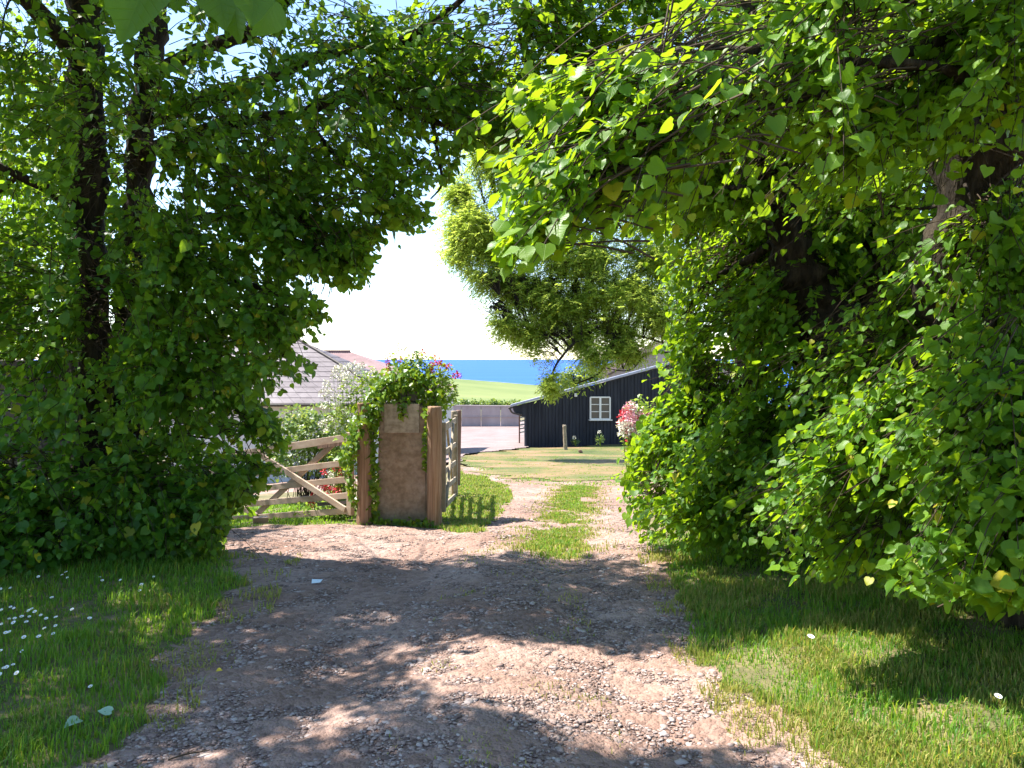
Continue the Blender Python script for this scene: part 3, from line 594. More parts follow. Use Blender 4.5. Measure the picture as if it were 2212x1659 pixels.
# --- right farther lime
lime_tree('lime_tree', 'old lime with a swollen dark trunk right of the lane, leaf curtain reaching the track',
    [([(2.7, 6.4, H(2.7, 6.4) - .1), P(1830, 900, 6.3), P(1812, 760, 6.2), P(1760, 640, 6.15), P(1700, 500, 6.1), P(1668, 330, 6.0), P(1640, 150, 6.0), P(1620, -120, 6.0), P(1600, -500, 6.0), P(1590, -900, 6.0)], [.40, .33, .31, .22, .17, .15, .14, .12, .09, .04]),
     ([P(1812, 800, 6.2), P(1870, 680, 6.25), P(1900, 520, 6.3), P(1905, 300, 6.3), P(1930, 0, 6.3), P(1950, -400, 6.3)], [.22, .17, .13, .11, .09, .04])],
    [([P(1690, 540, 6.1), P(1650, 470, 5.8), P(1619, 412, 5.6), P(1567, 407, 5.5), P(1500, 430, 5.4)], [.04, .03, .024, .018, .008]),
     ([P(1665, 320, 6.0), P(1540, 250, 5.8), P(1400, 200, 5.7), P(1250, 130, 5.6), P(1120, 60, 5.5)], [.06, .05, .04, .028, .012]),
     ([P(1700, 500, 6.1), P(1620, 560, 6.3), P(1530, 610, 6.6), P(1470, 690, 6.9)], [.05, .035, .02, .008]),
     ([P(1790, 760, 6.2), P(1680, 790, 6.4), P(1560, 860, 6.9), P(1460, 960, 7.1)], [.06, .04, .022, .008]),
     ([P(1900, 330, 6.3), P(1800, 250, 5.9), P(1700, 230, 5.6)], [.05, .04, .015]),
     ([P(1660, 270, 6.0), P(1520, 330, 5.8), P(1380, 320, 5.6), P(1260, 260, 5.5)], [.05, .04, .025, .01])],
    [(*P(1480, 960, 7.1), .6, .5, .7, 190), (*P(1400, 1050, 7.0), .3, .35, .4, 80), (*P(1385, 950, 7.2), .22, .3, .3, 45), (*P(1560, 1090, 6.4), .5, .45, .45, 130), (*P(1480, 830, 7.1), .45, .45, .5, 120), (*P(1600, 720, 6.4), .55, .55, .65, 170), (*P(1500, 560, 6.6), .6, .5, .55, 140), (*P(1445, 660, 7.0), .3, .4, .45, 70),
     (*P(1400, 330, 6.2), .75, .6, .5, 140), (*P(1250, 250, 6.0), .65, .6, .5, 105), (*P(1550, 350, 6.0), .6, .6, .5, 110), (*P(1830, 470, 6.2), .7, .35, .7, 110), (*P(1720, 620, 6.0), .5, .3, .6, 70), (*P(1900, 780, 5.8), .4, .3, .4, 50), (*P(1660, 930, 6.1), .55, .4, .5, 110), (*P(1760, 1000, 5.5), .5, .35, .35, 70), (*P(1900, 960, 5.6), .5, .3, .35, 50), (*P(1150, 150, 5.8), .7, .7, .55, 130), (*P(1700, 180, 5.6), .8, .6, .55, 140), (*P(1400, 120, 5.7), .8, .7, .5, 130), (*P(1040, 60, 5.7), .55, .6, .5, 90), (*P(1320, 440, 6.4), .5, .5, .35, 60), (*P(1500, 450, 7.6), .8, .5, .7, 150), (*P(1560, 520, 7.0), .6, .4, .6, 110), (*P(1620, 380, 6.6), .6, .4, .5, 90), (*P(1850, 330, 6.8), .7, .4, .6, 100),
     (1.8, 6.2, 5.2, 1.4, 1.1, .8, 150), (2.6, 6.2, 4.6, 1.0, .8, .8, 120), (2.4, 6.4, 6.4, 1.4, 1.2, .9, 140), (2.9, 6.6, 2.2, .8, .6, .8, 120), (3.0, 6.2, .9, .7, .6, .8, 110)],
    (2.55, 6.25), M['lime2'], .06, [WIN_R, LOW_R], holes=[(TRUNK_R, 6.05)], dens=2.1, airy=-.16, nfreq=1.5, along=1.0, sidew=.7, down=-.55, bias=(-.4, -.25, -.3), spraylen=.5, leaves_per=13)
# --- dense lime further back on the right
lime_tree('lime_tree', 'dense shaded lime filling the bank behind the two right hand trunks',
    [([(4.6, 9, H(4.6, 9) - .1), (4.5, 9, 1.5), (4.4, 8.9, 4), (4.3, 8.9, 7)], [.3, .22, .16, .05])],
    [([(4.5, 9, 1.8), (3.4, 8.6, 2.6), (2.8, 8.3, 2.8)], [.08, .05, .02]), ([(4.5, 9, 1.4), (5.6, 8, 2.2), (6.4, 7.2, 2.6)], [.08, .05, .02])],
    [(4.3, 8.2, .7, 1.6, 1.2, 1.0, 260), (4.0, 8.0, 2.6, 1.6, 1.2, 1.2, 280), (3.2, 8.6, 1.2, 1.0, .8, 1.2, 170), (3.0, 8.4, 3.6, 1.2, 1, 1.0, 260), (2.9, 7.4, 2.9, .8, .6, .9, 170), (4.4, 8.2, 4.8, 1.8, 1.3, 1.2, 260), (5.8, 7.0, 1.8, 1.2, 1.2, 1.6, 230), (5.4, 6.4, 4.0, 1.3, 1.2, 1.2, 190), (4.4, 6.2, 1.0, .8, .9, 1.0, 140), (4.2, 5.4, 2.4, .7, .8, 1.2, 120), (2.4, 8.0, 4.8, 1.0, .8, .8, 110)],
    (4.6, 9.0), M['lime'], .08, [WIN_R, LOW_R], tpl=SIMPLE)
# --- ash behind, by the shed
def ash_tree():
    root = empty('ash_tree', (9.2, 29, H(9.2, 29))); tag(root, 'distant ash with fine feathery foliage overhanging the black shed', 'tree')
    mb = MB(); b0 = (9.2, 29, H(9.2, 29) - .1); mb.tube([b0, (8.9, 29, 0), (8.4, 28.8, 3), (7.8, 28.6, 6), (7.2, 28.5, 10)], [.45, .35, .28, .2, .06], 10, 6, wob=.3); mb.build('trunk', M['bark'], root)
    limbs = [[(8.6, 28.8, 1.0), P(1430, 740, 27), P(1330, 720, 26.5), P(1240, 740, 26)], [(8.6, 28.8, 1.2), P(1420, 760, 27), P(1360, 800, 26.5), P(1290, 790, 26)], [(8.4, 28.8, 2.6), P(1350, 620, 27.5), P(1220, 600, 27), P(1080, 640, 26.5), P(1040, 680, 26)],
             [(8.2, 28.7, 4), P(1300, 530, 28), P(1120, 500, 28), P(1000, 520, 28)], [(7.8, 28.6, 6), P(1300, 400, 28), P(1150, 400, 28), P(1020, 450, 28)], [P(1240, 740, 26), P(1200, 790, 25.5), P(1190, 840, 25.3)], [P(1330, 720, 26.5), P(1300, 800, 26), P(1240, 830, 25.6)]]
    rads = [.06, .036, .022, .014, .01]
    pts = []
    for l in limbs:
        mb = MB(); mb.tube(l, rads[:len(l)], 6, 6, wob=.3); mb.build('limb', M['bark'], root)
        for i in range(len(l) - 1):
            for t_ in np.linspace(0, 1, 6): pts.append(np.array(l[i]) * (1 - t_) + np.array(l[i + 1]) * t_)
    pts = np.array(pts)
    cl = [(1000, 420, 28, 1.0, 1, .9, 120), (1060, 330, 28, 1.3, 1.2, 1.2, 190), (1020, 480, 27, .8, .8, .6, 70), (1150, 720, 26.6, .9, .7, .4, 90), (1260, 725, 26.6, 1.0, .8, .42, 110), (1200, 685, 27, 1.0, .8, .4, 90), (1340, 745, 26.6, .9, .8, .4, 80), (1060, 590, 27.5, 1.2, 1, .6, 130), (1005, 550, 28, .8, .8, .5, 80), (1180, 640, 27, 1.3, 1, .5, 120), (1050, 520, 28, 1.7, 1.6, 1.0, 330), (1000, 500, 28, .9, 1, .7, 120), (1180, 470, 28, 1.8, 1.6, 1.2, 330), (1120, 620, 27.5, 1.5, 1.2, .75, 230), (1280, 560, 28, 1.7, 1.5, 1.2, 280), (1250, 660, 27, 1.5, 1.2, .7, 190), (1100, 700, 26.6, .8, .8, .45, 75), (1380, 640, 28, 1.4, 1.3, 1.0, 200), (1420, 560, 27.5, 1.5, 1.3, 1.2, 230), (1430, 690, 27, 1.0, 1, .8, 110), (1330, 700, 27, 1.0, 1, .5, 80),
          (1160, 770, 26.4, .55, .6, .35, 32), (1190, 830, 25.4, .45, .5, .45, 42), (1250, 825, 25.6, .5, .5, .3, 26), (1290, 770, 26, .8, .6, .4, 45), (1370, 760, 26.8, .8, .6, .5, 50), (1300, 420, 28, 1.8, 1.4, .9, 200), (1120, 380, 28, 1.4, 1.2, .8, 150), (1400, 450, 28, 1.6, 1.3, 1.2, 170), (1220, 560, 27, 1.6, 1.0, .7, 150), (1330, 640, 26.6, 1.5, 1, .6, 150)]
    A = []; D = []
    for (px, py, Y, rx, ry, rz, n) in cl:
        c = np.array(P(px, py, Y)); n = int(n * 8.0); u = unit(RNG.normal(size=(n, 3))); r = np.abs(RNG.normal(0, .62, n))
        p = c + u * r[:, None] * np.array([rx, ry, rz]); A.append(p); D.append(unit(u * .8 + np.array([-.4, -.1, -.05]) + RNG.normal(0, .5, u.shape)))
    A = np.concatenate(A); D = np.concatenate(D)
    n = len(A); K = 9; Ls = RNG.uniform(.25, .42, n)
    t = np.linspace(.15, 1, K)[None]; pos = A[:, None] + D[:, None] * (t * Ls[:, None])[..., None]; pos[..., 2] -= .12 * t ** 2
    side = unit(np.cross(D, np.array([0, 0, 1.])) + 1e-6); alt = np.where(np.arange(K) % 2 == 0, 1., -1.)[None, :, None]; alt[:, -1] = 0
    ax = unit(D[:, None] * .5 + alt * side[:, None] + np.array([0, 0, -.12]) + RNG.normal(0, .2, (n, K, 3)))
    nr = np.array([0, 0, 1.]) + RNG.normal(0, .4, (n, K, 3))
    lp = pos.reshape(-1, 3); px, py = proj(lp)
    nzk = np.array([mnoise.noise(Vector(v) * 1.1) + .6 * mnoise.noise(Vector(v) * 2.6) for v in A]); airy = np.repeat(nzk > -.36, K)
    keep = airy & ~inpoly(px + RNG.normal(0, 10, len(px)), py + RNG.normal(0, 8, len(px)), [(800, 1000), (800, 330), (960, 330), (930, 430), (945, 470), (938, 545), (985, 600), (1000, 645), (1045, 690), (1060, 735), (1090, 765), (1160, 762), (1180, 800), (1165, 850), (1185, 868), (1220, 850), (1290, 835), (1320, 800), (1345, 790), (1400, 790), (1400, 1000)])
    leaf_object('crown', lp[keep], ax.reshape(-1, 3)[keep], nr.reshape(-1, 3)[keep], RNG.uniform(.09, .165, len(lp))[keep], NARROW, M['ash'], root, fold=.2, curl=.3)
    # stalks joined back to the limbs
    kk = keep.reshape(n, K).mean(1) > .5
    a = A[kk][::5]; near = pts[np.argmin(((a[:, None] - pts[None]) ** 2).sum(-1), 1)]
    tt = np.linspace(0, 1, 5)[None, :, None]; tp = near[:, None] * (1 - tt) + a[:, None] * tt; tp[..., 2] += .25 * np.sin(tt[..., 0] * np.pi)
    V, F_ = thin_tubes(tp, np.repeat(np.array([[.014, .012, .009, .006, .004]]), len(tp), 0))
    link('twigs', np_mesh('twigs', V, F_.ravel(), np.full(len(F_), 4)), M['bark'], root)
    settle(root)
ash_tree()

# ------------------------------------------------------------------ gate posts and gates
GY = 9.3
def slab_gatepost():
    root = empty('stone_gatepost', (X(867, GY), GY, H(X(867, GY), GY))); tag(root, 'wide upright brown stone slab gatepost with a plaque, ivy over its rounded top', 'gatepost')
    zb = H(X(867, GY), GY) - .1
    out = [(812, None), (922, None), (921, 1000), (917, 900), (912, 878), (880, 868), (850, 870), (822, 880), (818, 930), (815, 1020)]
    bm = bmesh.new(); fr = [bm.verts.new((X(a, GY), GY, zb if b is None else Z(b, GY))) for a, b in out]
    f = bm.faces.new(fr); r = bmesh.ops.extrude_face_region(bm, geom=[f]); vs = [e for e in r['geom'] if isinstance(e, bmesh.types.BMVert)]
    bmesh.ops.translate(bm, verts=vs, vec=(0, .13, 0)); bmesh.ops.recalc_face_normals(bm, faces=bm.faces[:])
    bmesh.ops.triangulate(bm, faces=[f for f in bm.faces if len(f.verts) > 4])
    bmesh.ops.bevel(bm, geom=[e for e in bm.edges if e.calc_face_angle(0) > .5], offset=.015, segments=2, affect='EDGES')
    bmesh.ops.subdivide_edges(bm, edges=bm.edges[:], cuts=3, use_grid_fill=True)
    for v in bm.verts: v.co += Vector((1, 1, 1)) * .006 * mnoise.noise(v.co * 9) + Vector((0, .008 * mnoise.noise(v.co * 4), 0))
    me = bpy.data.meshes.new('slab'); bm.to_mesh(me); bm.free(); link('slab', me, M['stone'], root)
    mb = MB()   # rounded rubble pier behind the slab
    random.seed(3)
    cxp = X(880, 9.7)
    for k in range(9):
        z0 = zb + .05 + k * .19; w = .62 if k < 7 else (.5 if k == 7 else .3)
        x = -w / 2
        while x < w / 2 - .05:
            ww = min(random.uniform(.14, .26), w / 2 - x); mb.box((cxp + x + ww / 2, 9.68 + random.uniform(-.015, .015), z0 + .09), (ww - .008, .42, .18), None, 0, .012); x += ww
    mb.build('pier', M['rubble'], root, bevel=.02)
    mb = MB(); mb.box(((X(830, GY) + X(906, GY)) / 2, GY - .012, (Z(872, GY) + Z(935, GY)) / 2), (X(906, GY) - X(830, GY), .018, Z(872, GY) - Z(935, GY)))
    mb.build('plaque', M['plaque'], root, bevel=.003)
    mb = MB()   # low fringe of fallen stones at the foot
    settle(root)
slab_gatepost()
def round_post(name, label, px0, px1, pyt, Y, mat, seed, lean=0, notch=False):
    random.seed(seed); x = X((px0 + px1) / 2, Y); r = (X(px1, Y) - X(px0, Y)) / 2; zb = H(x, Y) - .12; zt = Z(pyt, Y)
    mb = MB(); mb.tube([(x - lean, Y, zb), (x - lean * .5, Y, zb + (zt - zb) * .4), (x, Y, zt - .03), (x, Y, zt)], [r * 1.06, r, r * .96, r * .86], 14, 6, wob=.12)
    o = mb.build(name, mat); return tag(o, label, 'post', 'timber gateposts')
round_post('gate_post', 'round reddish timber post wrapped in ivy left of the stone slab', 771, 806, 878, 9.25, M['post'], 1)
round_post('gate_post', 'sturdy round brown timber post against the right side of the stone slab', 922, 955, 886, 9.12, M['post'], 2)
round_post('gate_post', 'slim pale post at the latch end of the open grey gate', 974, 989, 893, 12.75, M['greygate'], 3)
round_post('gate_post', 'rough dark reddish post farthest along the lane edge behind the grey gate', 985, 997, 891, 14.6, M['oldpost'], 4, lean=.03)

def field_gate(name, label, a, b, zt, zb, mat, rails, group=None, stop=None, bars=None, braces=(), rw=.075, rt=.028, stile=.08):
    """a, b: xy of the two ends; zt/zb: (near, far) z of top and bottom"""
    root = empty(name, (a[0], a[1], zb[0])); tag(root, label, 'gate')
    A = lambda t, s: (a[0] * (1 - t) + b[0] * t, a[1] * (1 - t) + b[1] * t, (zb[0] + (zt[0] - zb[0]) * s) * (1 - t) + (zb[1] + (zt[1] - zb[1]) * s) * t)
    d = Vector((b[0] - a[0], b[1] - a[1], 0)).normalized(); n = Vector((-d.y, d.x, 0))
    def off(p, k): return (p[0] + n.x * k, p[1] + n.y * k, p[2])
    for i, s_ in enumerate(rails):
        mb = MB(); w = rw * (1.25 if i == 0 else 1); mb.bar(A(.015, s_), A(.985, s_), w, rt); mb.build('rail', mat, root, bevel=.004)
    for t0, s0, t1, s1, k in braces:
        mb = MB(); mb.bar(off(A(t0, s0), k), off(A(t1, s1), k), rw, rt); mb.build('brace', mat, root, bevel=.004)
    for t_ in (0.0, 1.0):
        mb = MB(); p0 = A(t_, -.06); p1 = A(t_, 1.07); mb.bar(p0, p1, stile, .06, up=d); mb.build('stile', mat, root, bevel=.005)
    for s_ in (.93, .12):
        mb = MB(); mb.bar(off(A(-.015, s_), .02), off(A(.2, s_), .02), .04, .008); mb.build('hinge_strap', M['iron'] if s_ < .5 else M['oldpost'], root)
    settle(root); return root
field_gate('field_gate', 'pale timber five bar gate standing closed left of the ivy covered post', (X(757, 9.4), 9.4), (X(455, 11.0), 11.0), (Z(945, 9.4), Z(990, 11.0)), (Z(1103, 9.4), Z(1124, 11.0)), M['gate'], [1, .66, .43, .21, 0],
           braces=[(.02, .02, .62, .98, .03), (.10, .98, .66, .02, -.03), (.62, .02, .98, .5, .03)])
field_gate('field_gate', 'weathered grey gate swung open and seen edge on beside the lane', (X(958, 9.35), 9.35), (X(984, 12.5), 12.5), (Z(925, 9.35), Z(908, 12.5)), (Z(1095, 9.35), Z(1070, 12.5)), M['greygate'], [1, .68, .44, .22, 0],
           braces=[(.02, .02, .6, .98, -.03), (.98, .02, .4, .98, .03)])
mb = MB(); xb, yb = G(563, 1132); mb.box((xb, yb, H(xb, yb) + .04), (.18, .12, .1), Matrix.Rotation(.3, 3, 'Z')); tag(mb.build('wood_block', M['gate'], bevel=.006), 'small timber stop block on the ground below the closed gate', 'block')

# ------------------------------------------------------------------ plants
def scatter_leaves(c, r, n, shell=.6, up=.5):
    u = unit(RNG.normal(size=(n, 3))); p = np.array(c) + u * (RNG.random(n) ** shell)[:, None] * np.array(r)
    return p, u
def bush(name, label, cat, blobs, mat, size, tpl=SIMPLE, stems=True, group=None, base=None, flowers=(), window=None, pts_extra=None):
    b0 = base or (blobs[0][0], blobs[0][1], H(blobs[0][0], blobs[0][1])); root = empty(name, b0); tag(root, label, cat, group)
    Pp, U = [], []
    for (x, y, z, rx, ry, rz, n) in blobs:
        p, u = scatter_leaves((x, y, z), (rx, ry, rz), n, 1 / 2.3); Pp.append(p); U.append(u)
    Pp = np.concatenate(Pp); U = np.concatenate(U); n = len(Pp)
    gz = height(Pp[:, 0], Pp[:, 1]); k = Pp[:, 2] > gz + .01; Pp = Pp[k]; U = U[k]; n = len(Pp)
    ax = unit(U + np.array([0, 0, -.2]) + RNG.normal(0, .6, (n, 3))); nr = np.array([0, 0, 1.]) + U * .6 + RNG.normal(0, .4, (n, 3))
    leaf_object('foliage', Pp, ax, nr, size * RNG.uniform(.6, 1.25, n), tpl, mat, root)
    if stems:
        m_ = min(70, n // 6); idx = RNG.choice(n, m_, replace=False); tp_ = Pp[idx]
        b_ = np.array(b0)[None] + RNG.normal(0, .12, (m_, 3)) * np.array([1, 1, 0]); b_[:, 2] = height(b_[:, 0], b_[:, 1]) - .02
        tt = np.linspace(0, 1, 5)[None, :, None]; tp = b_[:, None] * (1 - tt) + tp_[:, None] * tt; tp[..., :2] += (tp_ - b_)[:, None, :2] * (-.12 * np.sin(tt * np.pi))
        V, F_ = thin_tubes(tp, np.repeat(np.array([[.007, .006, .005, .004, .002]]), m_, 0)); link('stems', np_mesh('stems', V, F_.ravel(), np.full(len(F_), 4)), M['twig'], root)
    for (p, col, s_) in flowers: flower_head(p, col, s_, root)
    settle(root); return root
def flower_head(p, col, s_, root, stem_from=None):
    n = 46; u = unit(RNG.normal(size=(n, 3))); q_ = np.array(p) + u * (RNG.random(n) ** .5)[:, None] * np.array([s_, s_, s_ * 1.05])
    V, l, t, uv = leaves_arrays(q_, unit(u + RNG.normal(0, .4, (n, 3))), RNG.normal(size=(n, 3)), np.full(n, s_ * .55), NARROW_WIDE, .1, .1)
    o = link('blossom', np_mesh('blossom', V, l, t, uv), M[col], root)
    if stem_from is not None:
        a = Vector(stem_from); b = Vector(p); mb = MB(); mb.tube([a, (a + b) / 2 + Vector((.01, 0, 0)), b], [.0035, .003, .002], 4, 3); mb.build('stalk', M['twig'] if False else M['herb'], root)
    return o
NARROW_WIDE = (np.array([(0, 0, 0), (.4, .5, 0), (0, 1, 0), (-.4, .5, 0)], float), [(0, 1, 2, 3)])

# ivy: over the arch and down both edges
def ivy():
    root = empty('ivy', (X(800, 9.3), 9.3, H(X(800, 9.3), 9.3))); tag(root, 'ivy in bright and dark green draped over the stone gatepost and left post', 'ivy')
    segs = [ # path px, py, Y, half width, n
        [(815, 860), (835, 835), (870, 815), (910, 828), (938, 860), (940, 885), 9.33, 26, 620],
        [(800, 900), (820, 858), (850, 830), (890, 812), (925, 828), (948, 862), 9.5, 34, 620],
        [(765, 950), (775, 915), (800, 880), (820, 850), (840, 830), (860, 822), 9.22, 24, 420],
        [(745, 1000), (750, 975), (765, 945), (785, 915), (800, 895), (810, 880), 9.18, 18, 300],
        [(810, 880), (808, 920), (806, 970), (808, 1030), (810, 1080), (808, 1128), 9.2, 9, 330],
        [(762, 960), (757, 1000), (755, 1030), (758, 1050), (762, 1070), (765, 1085), 9.2, 9, 110],
        [(920, 880), (921, 900), (921, 930), (920, 960), (920, 990), (920, 1010), 9.15, 5, 90],
        [(860, 870), (880, 868), (870, 880), (868, 890), (872, 895), (868, 905), 9.24, 9, 36],
        [(815, 1128), (850, 1126), (880, 1128), (910, 1126), (930, 1130), (950, 1128), 9.1, 9, 110]]
    Pp = []
    stems = MB()
    for s_ in segs:
        path = np.array(s_[:6], float); Y, hw, n = s_[6:]
        t = RNG.random(n) * 4.999; i = t.astype(int); fr = (t - i)[:, None]; c = path[i] * (1 - fr) + path[i + 1] * fr + RNG.normal(0, hw * .55, (n, 2))
        yy = Y + RNG.normal(0, .045, n) + (0.12 * RNG.random(n) if hw > 20 else 0)
        Pp.append(np.stack([X(c[:, 0], yy), yy, Z(c[:, 1], yy)], -1))
        stems.tube([P(a, b_, Y + .02) for a, b_ in path], [.012, .011, .01, .009, .008, .005], 5, 4, wob=.3)
    p = np.concatenate(Pp); n = len(p)
    ax = unit(np.array([0, -.35, -.8]) + RNG.normal(0, .5, (n, 3))); nr = np.array([-.2, -.7, .7]) + RNG.normal(0, .4, (n, 3))
    p[:, 1] = np.minimum(p[:, 1], 9.62)
    leaf_object('foliage', p, ax, nr, RNG.uniform(.035, .075, n), IVY, M['ivy'], root, fold=.15)
    stems.build('stem', M['twig'], root); settle(root)
ivy()
# valerian growing on top of the pier: pink-red heads on thin stalks
def valerian(name, label, base, heads, blobs, leafsize=.06, mat='herb', group='valerian plants in flower'):
    root = empty(name, base); tag(root, label, 'flowering plant', group)
    Pp = []
    for (x, y, z, rx, ry, rz, n) in blobs: Pp.append(scatter_leaves((x, y, z), (rx, ry, rz), n, 1 / 2.2)[0])
    lp = np.concatenate(Pp)
    hp = np.array([h[0] for h in heads])
    # narrow leaves up every stalk as well
    for h in hp:
        m_ = 9; t = RNG.random(m_)[:, None] * .85; lp = np.concatenate([lp, np.array(base) * (1 - t) * np.array([.5, 1, 1]) + np.array([h[0] * .5, 0, 0]) * (1 - t) + h * t])
    n = len(lp); ax = unit(RNG.normal(0, 1, (n, 3)) * np.array([1, 1, .5]) + np.array([0, 0, .35])); nr = np.array([0, 0, 1.]) + RNG.normal(0, .5, (n, 3))
    leaf_object('foliage', lp, ax, nr, leafsize * RNG.uniform(.6, 1.3, n), (NARROW_WIDE[0] * np.array([.65, 1, 1]), NARROW_WIDE[1]), M[mat], root, fold=.2, curl=.4)
    mb = MB()
    for h in hp:
        a = np.array([base[0] * .5 + h[0] * .5, base[1] * .6 + h[1] * .4, base[2]]); mb.tube([a, (a * .5 + h * .5) + RNG.normal(0, .02, 3), h], [.004, .0035, .002], 4, 4)
    mb.build('stems', M['herb'], root)
    for (p, c, s_) in heads: flower_head(p, c, s_, root)
    settle(root); return root
def hd(pts, Y, col, s_): return [(np.array(P(a, b_, Y + random.uniform(-.12, .12))), c if (c := col) else col, s_ * random.uniform(.8, 1.25)) for a, b_ in pts]
valerian('valerian', 'red and faded valerian sprouting from the top of the ivy covered gatepost', (X(885, 9.65), 9.65, Z(840, 9.65)),
    hd([(837, 783), (862, 777), (838, 800), (934, 786), (950, 790), (933, 800), (948, 783), (912, 762), (942, 773), (985, 810), (968, 792), (992, 812)], 9.6, 'red', .04) +
    hd([(845, 765), (858, 760), (870, 755), (835, 770), (885, 765), (893, 758), (900, 764), (877, 748), (860, 748), (905, 772), (925, 805), (890, 785)], 9.6, 'cream', .032),
    [(*P(880, 803, 9.65), .32, .2, .17, 340), (*P(950, 808, 9.7), .2, .2, .17, 240), (*P(965, 850, 9.75), .15, .2, .24, 280), (*P(905, 782, 9.65), .22, .15, .12, 130)])
valerian('valerian', 'tall white flowered valerian leaning left of the ivy covered gatepost', (X(775, 9.9), 9.9, H(X(775, 9.9), 9.9)),
    hd([(735, 775 + 20), (748, 792), (762, 788), (772, 800), (720, 812), (728, 800), (706, 828), (712, 842), (700, 850), (722, 856), (740, 835), (755, 822), (770, 838), (730, 878), (704, 876), (715, 905), (698, 915), (703, 930), (740, 905), (757, 860), (790, 815), (805, 800), (782, 790), (750, 808), (738, 815), (725, 925)], 9.9, 'cream', .05),
    [(*P(770, 850, 9.95), .25, .2, .28, 300), (*P(740, 900, 9.95), .2, .2, .25, 220), (*P(770, 950, 9.9), .18, .2, .5, 220), (*P(800, 825, 9.9), .15, .2, .2, 120)], mat='herb')
valerian('valerian', 'red and white valerian blooming behind the bars of the closed gate', (X(725, 9.9), 9.9, H(X(725, 9.9), 9.9)),
    hd([(700, 1018), (722, 1012), (735, 1015), (705, 1052), (718, 1056), (708, 1062), (700, 1050), (728, 1060), (680, 1070), (674, 1090), (735, 1030)], 9.9, 'red', .042) + hd([(712, 1024), (718, 1030), (724, 1024), (745, 1020), (728, 1040)], 9.9, 'cream', .04),
    [(*P(740, 1060, 9.95), .18, .2, .3, 200), (*P(690, 1100, 9.9), .35, .2, .12, 200), (*P(735, 1105, 9.9), .15, .2, .12, 90)])
random.seed(12)
fl = [(1368 + 17 * max(-1.5, min(1.5, random.gauss(0, 1))), 910 + 21 * max(-1.5, min(1.6, random.gauss(0, 1)))) for _ in range(46)]
valerian('valerian', 'large pink, red and white valerian clump beside the hedge near the shed', (X(1385, 13), 13, H(X(1385, 13), 13)),
    hd(fl[:9], 12.8, 'red', .075) + hd(fl[9:28], 12.7, 'pink', .075) + hd(fl[28:], 12.7, 'cream', .075) + hd([(1400, 900), (1412, 895), (1390, 892), (1380, 896)], 12.8, 'pink', .06),
    [(*P(1385, 900, 13), .3, .3, .38, 300), (*P(1410, 960, 13), .35, .3, .4, 260), (*P(1400, 1010, 13), .3, .3, .3, 160)], leafsize=.1)
bush('bush', 'shaggy green bush behind the closed gate, below the slate roof', 'bush', [(*P(660, 960, 13), .62, .5, .6, 1500), (*P(700, 930, 13), .5, .5, .5, 900), (*P(640, 910, 13.4), .35, .4, .3, 500), (*P(720, 1010, 12.8), .3, .4, .4, 500), (*P(600, 985, 13.4), .3, .4, .4, 400)], M['bush'], .06)
bush('shrub', 'olive brown shrub beyond the low roof of the black shed', 'shrub', [(*P(1250, 815, 58), 1.6, 1.2, .9, 700), (*P(1225, 822, 58), 1., 1., .7, 300), (*P(1280, 812, 58), .8, .8, .6, 250)], M['bush'], .22, stems=True)
# small pale plants along the foot of the shed
def foot_plant(px, pyb, pyt, Y, label):
    x = X(px, Y); b = (x, Y, H(x, Y)); root = empty('garden_plant', b); tag(root, label, 'plant', 'small plants along the shed wall')
    zt = Z(pyt, Y); mb = MB()
    for k in range(4):
        dx = random.uniform(-.18, .12); mb.tube([b, (x + dx * .4, Y - .05, (b[2] + zt) / 2), (x + dx, Y - .08, zt - random.uniform(0, .25))], [.02, .016, .01], 5, 4)
    mb.build('stem', M['herb'], root)
    p, u = scatter_leaves((x - .03, Y - .08, (b[2] + zt) / 2), (.2, .12, (zt - b[2]) / 2), 60); n = len(p)
    leaf_object('foliage', p, unit(u + np.array([0, 0, .4])), RNG.normal(size=(n, 3)) + np.array([0, -.5, .8]), RNG.uniform(.1, .2, n), NARROW, M['bush'], root)
    flower_head((x - .08, Y - .1, zt), 'cream', .09, root); settle(root)
random.seed(5)
foot_plant(1297, 962, 932, 41.6, 'pale headed plant against the shed wall nearest its left corner'); foot_plant(1412 - 1, 955, 925, 43.5, 'grey green plant against the shed wall under the window right side')
foot_plant(1413 - 52, 958, 925, 42.8, 'white headed plant against the shed wall below the window'); foot_plant(1175 + 118 - 50, 964, 945, 41.8, 'low pale plant by the shed wall behind the lawn posts')

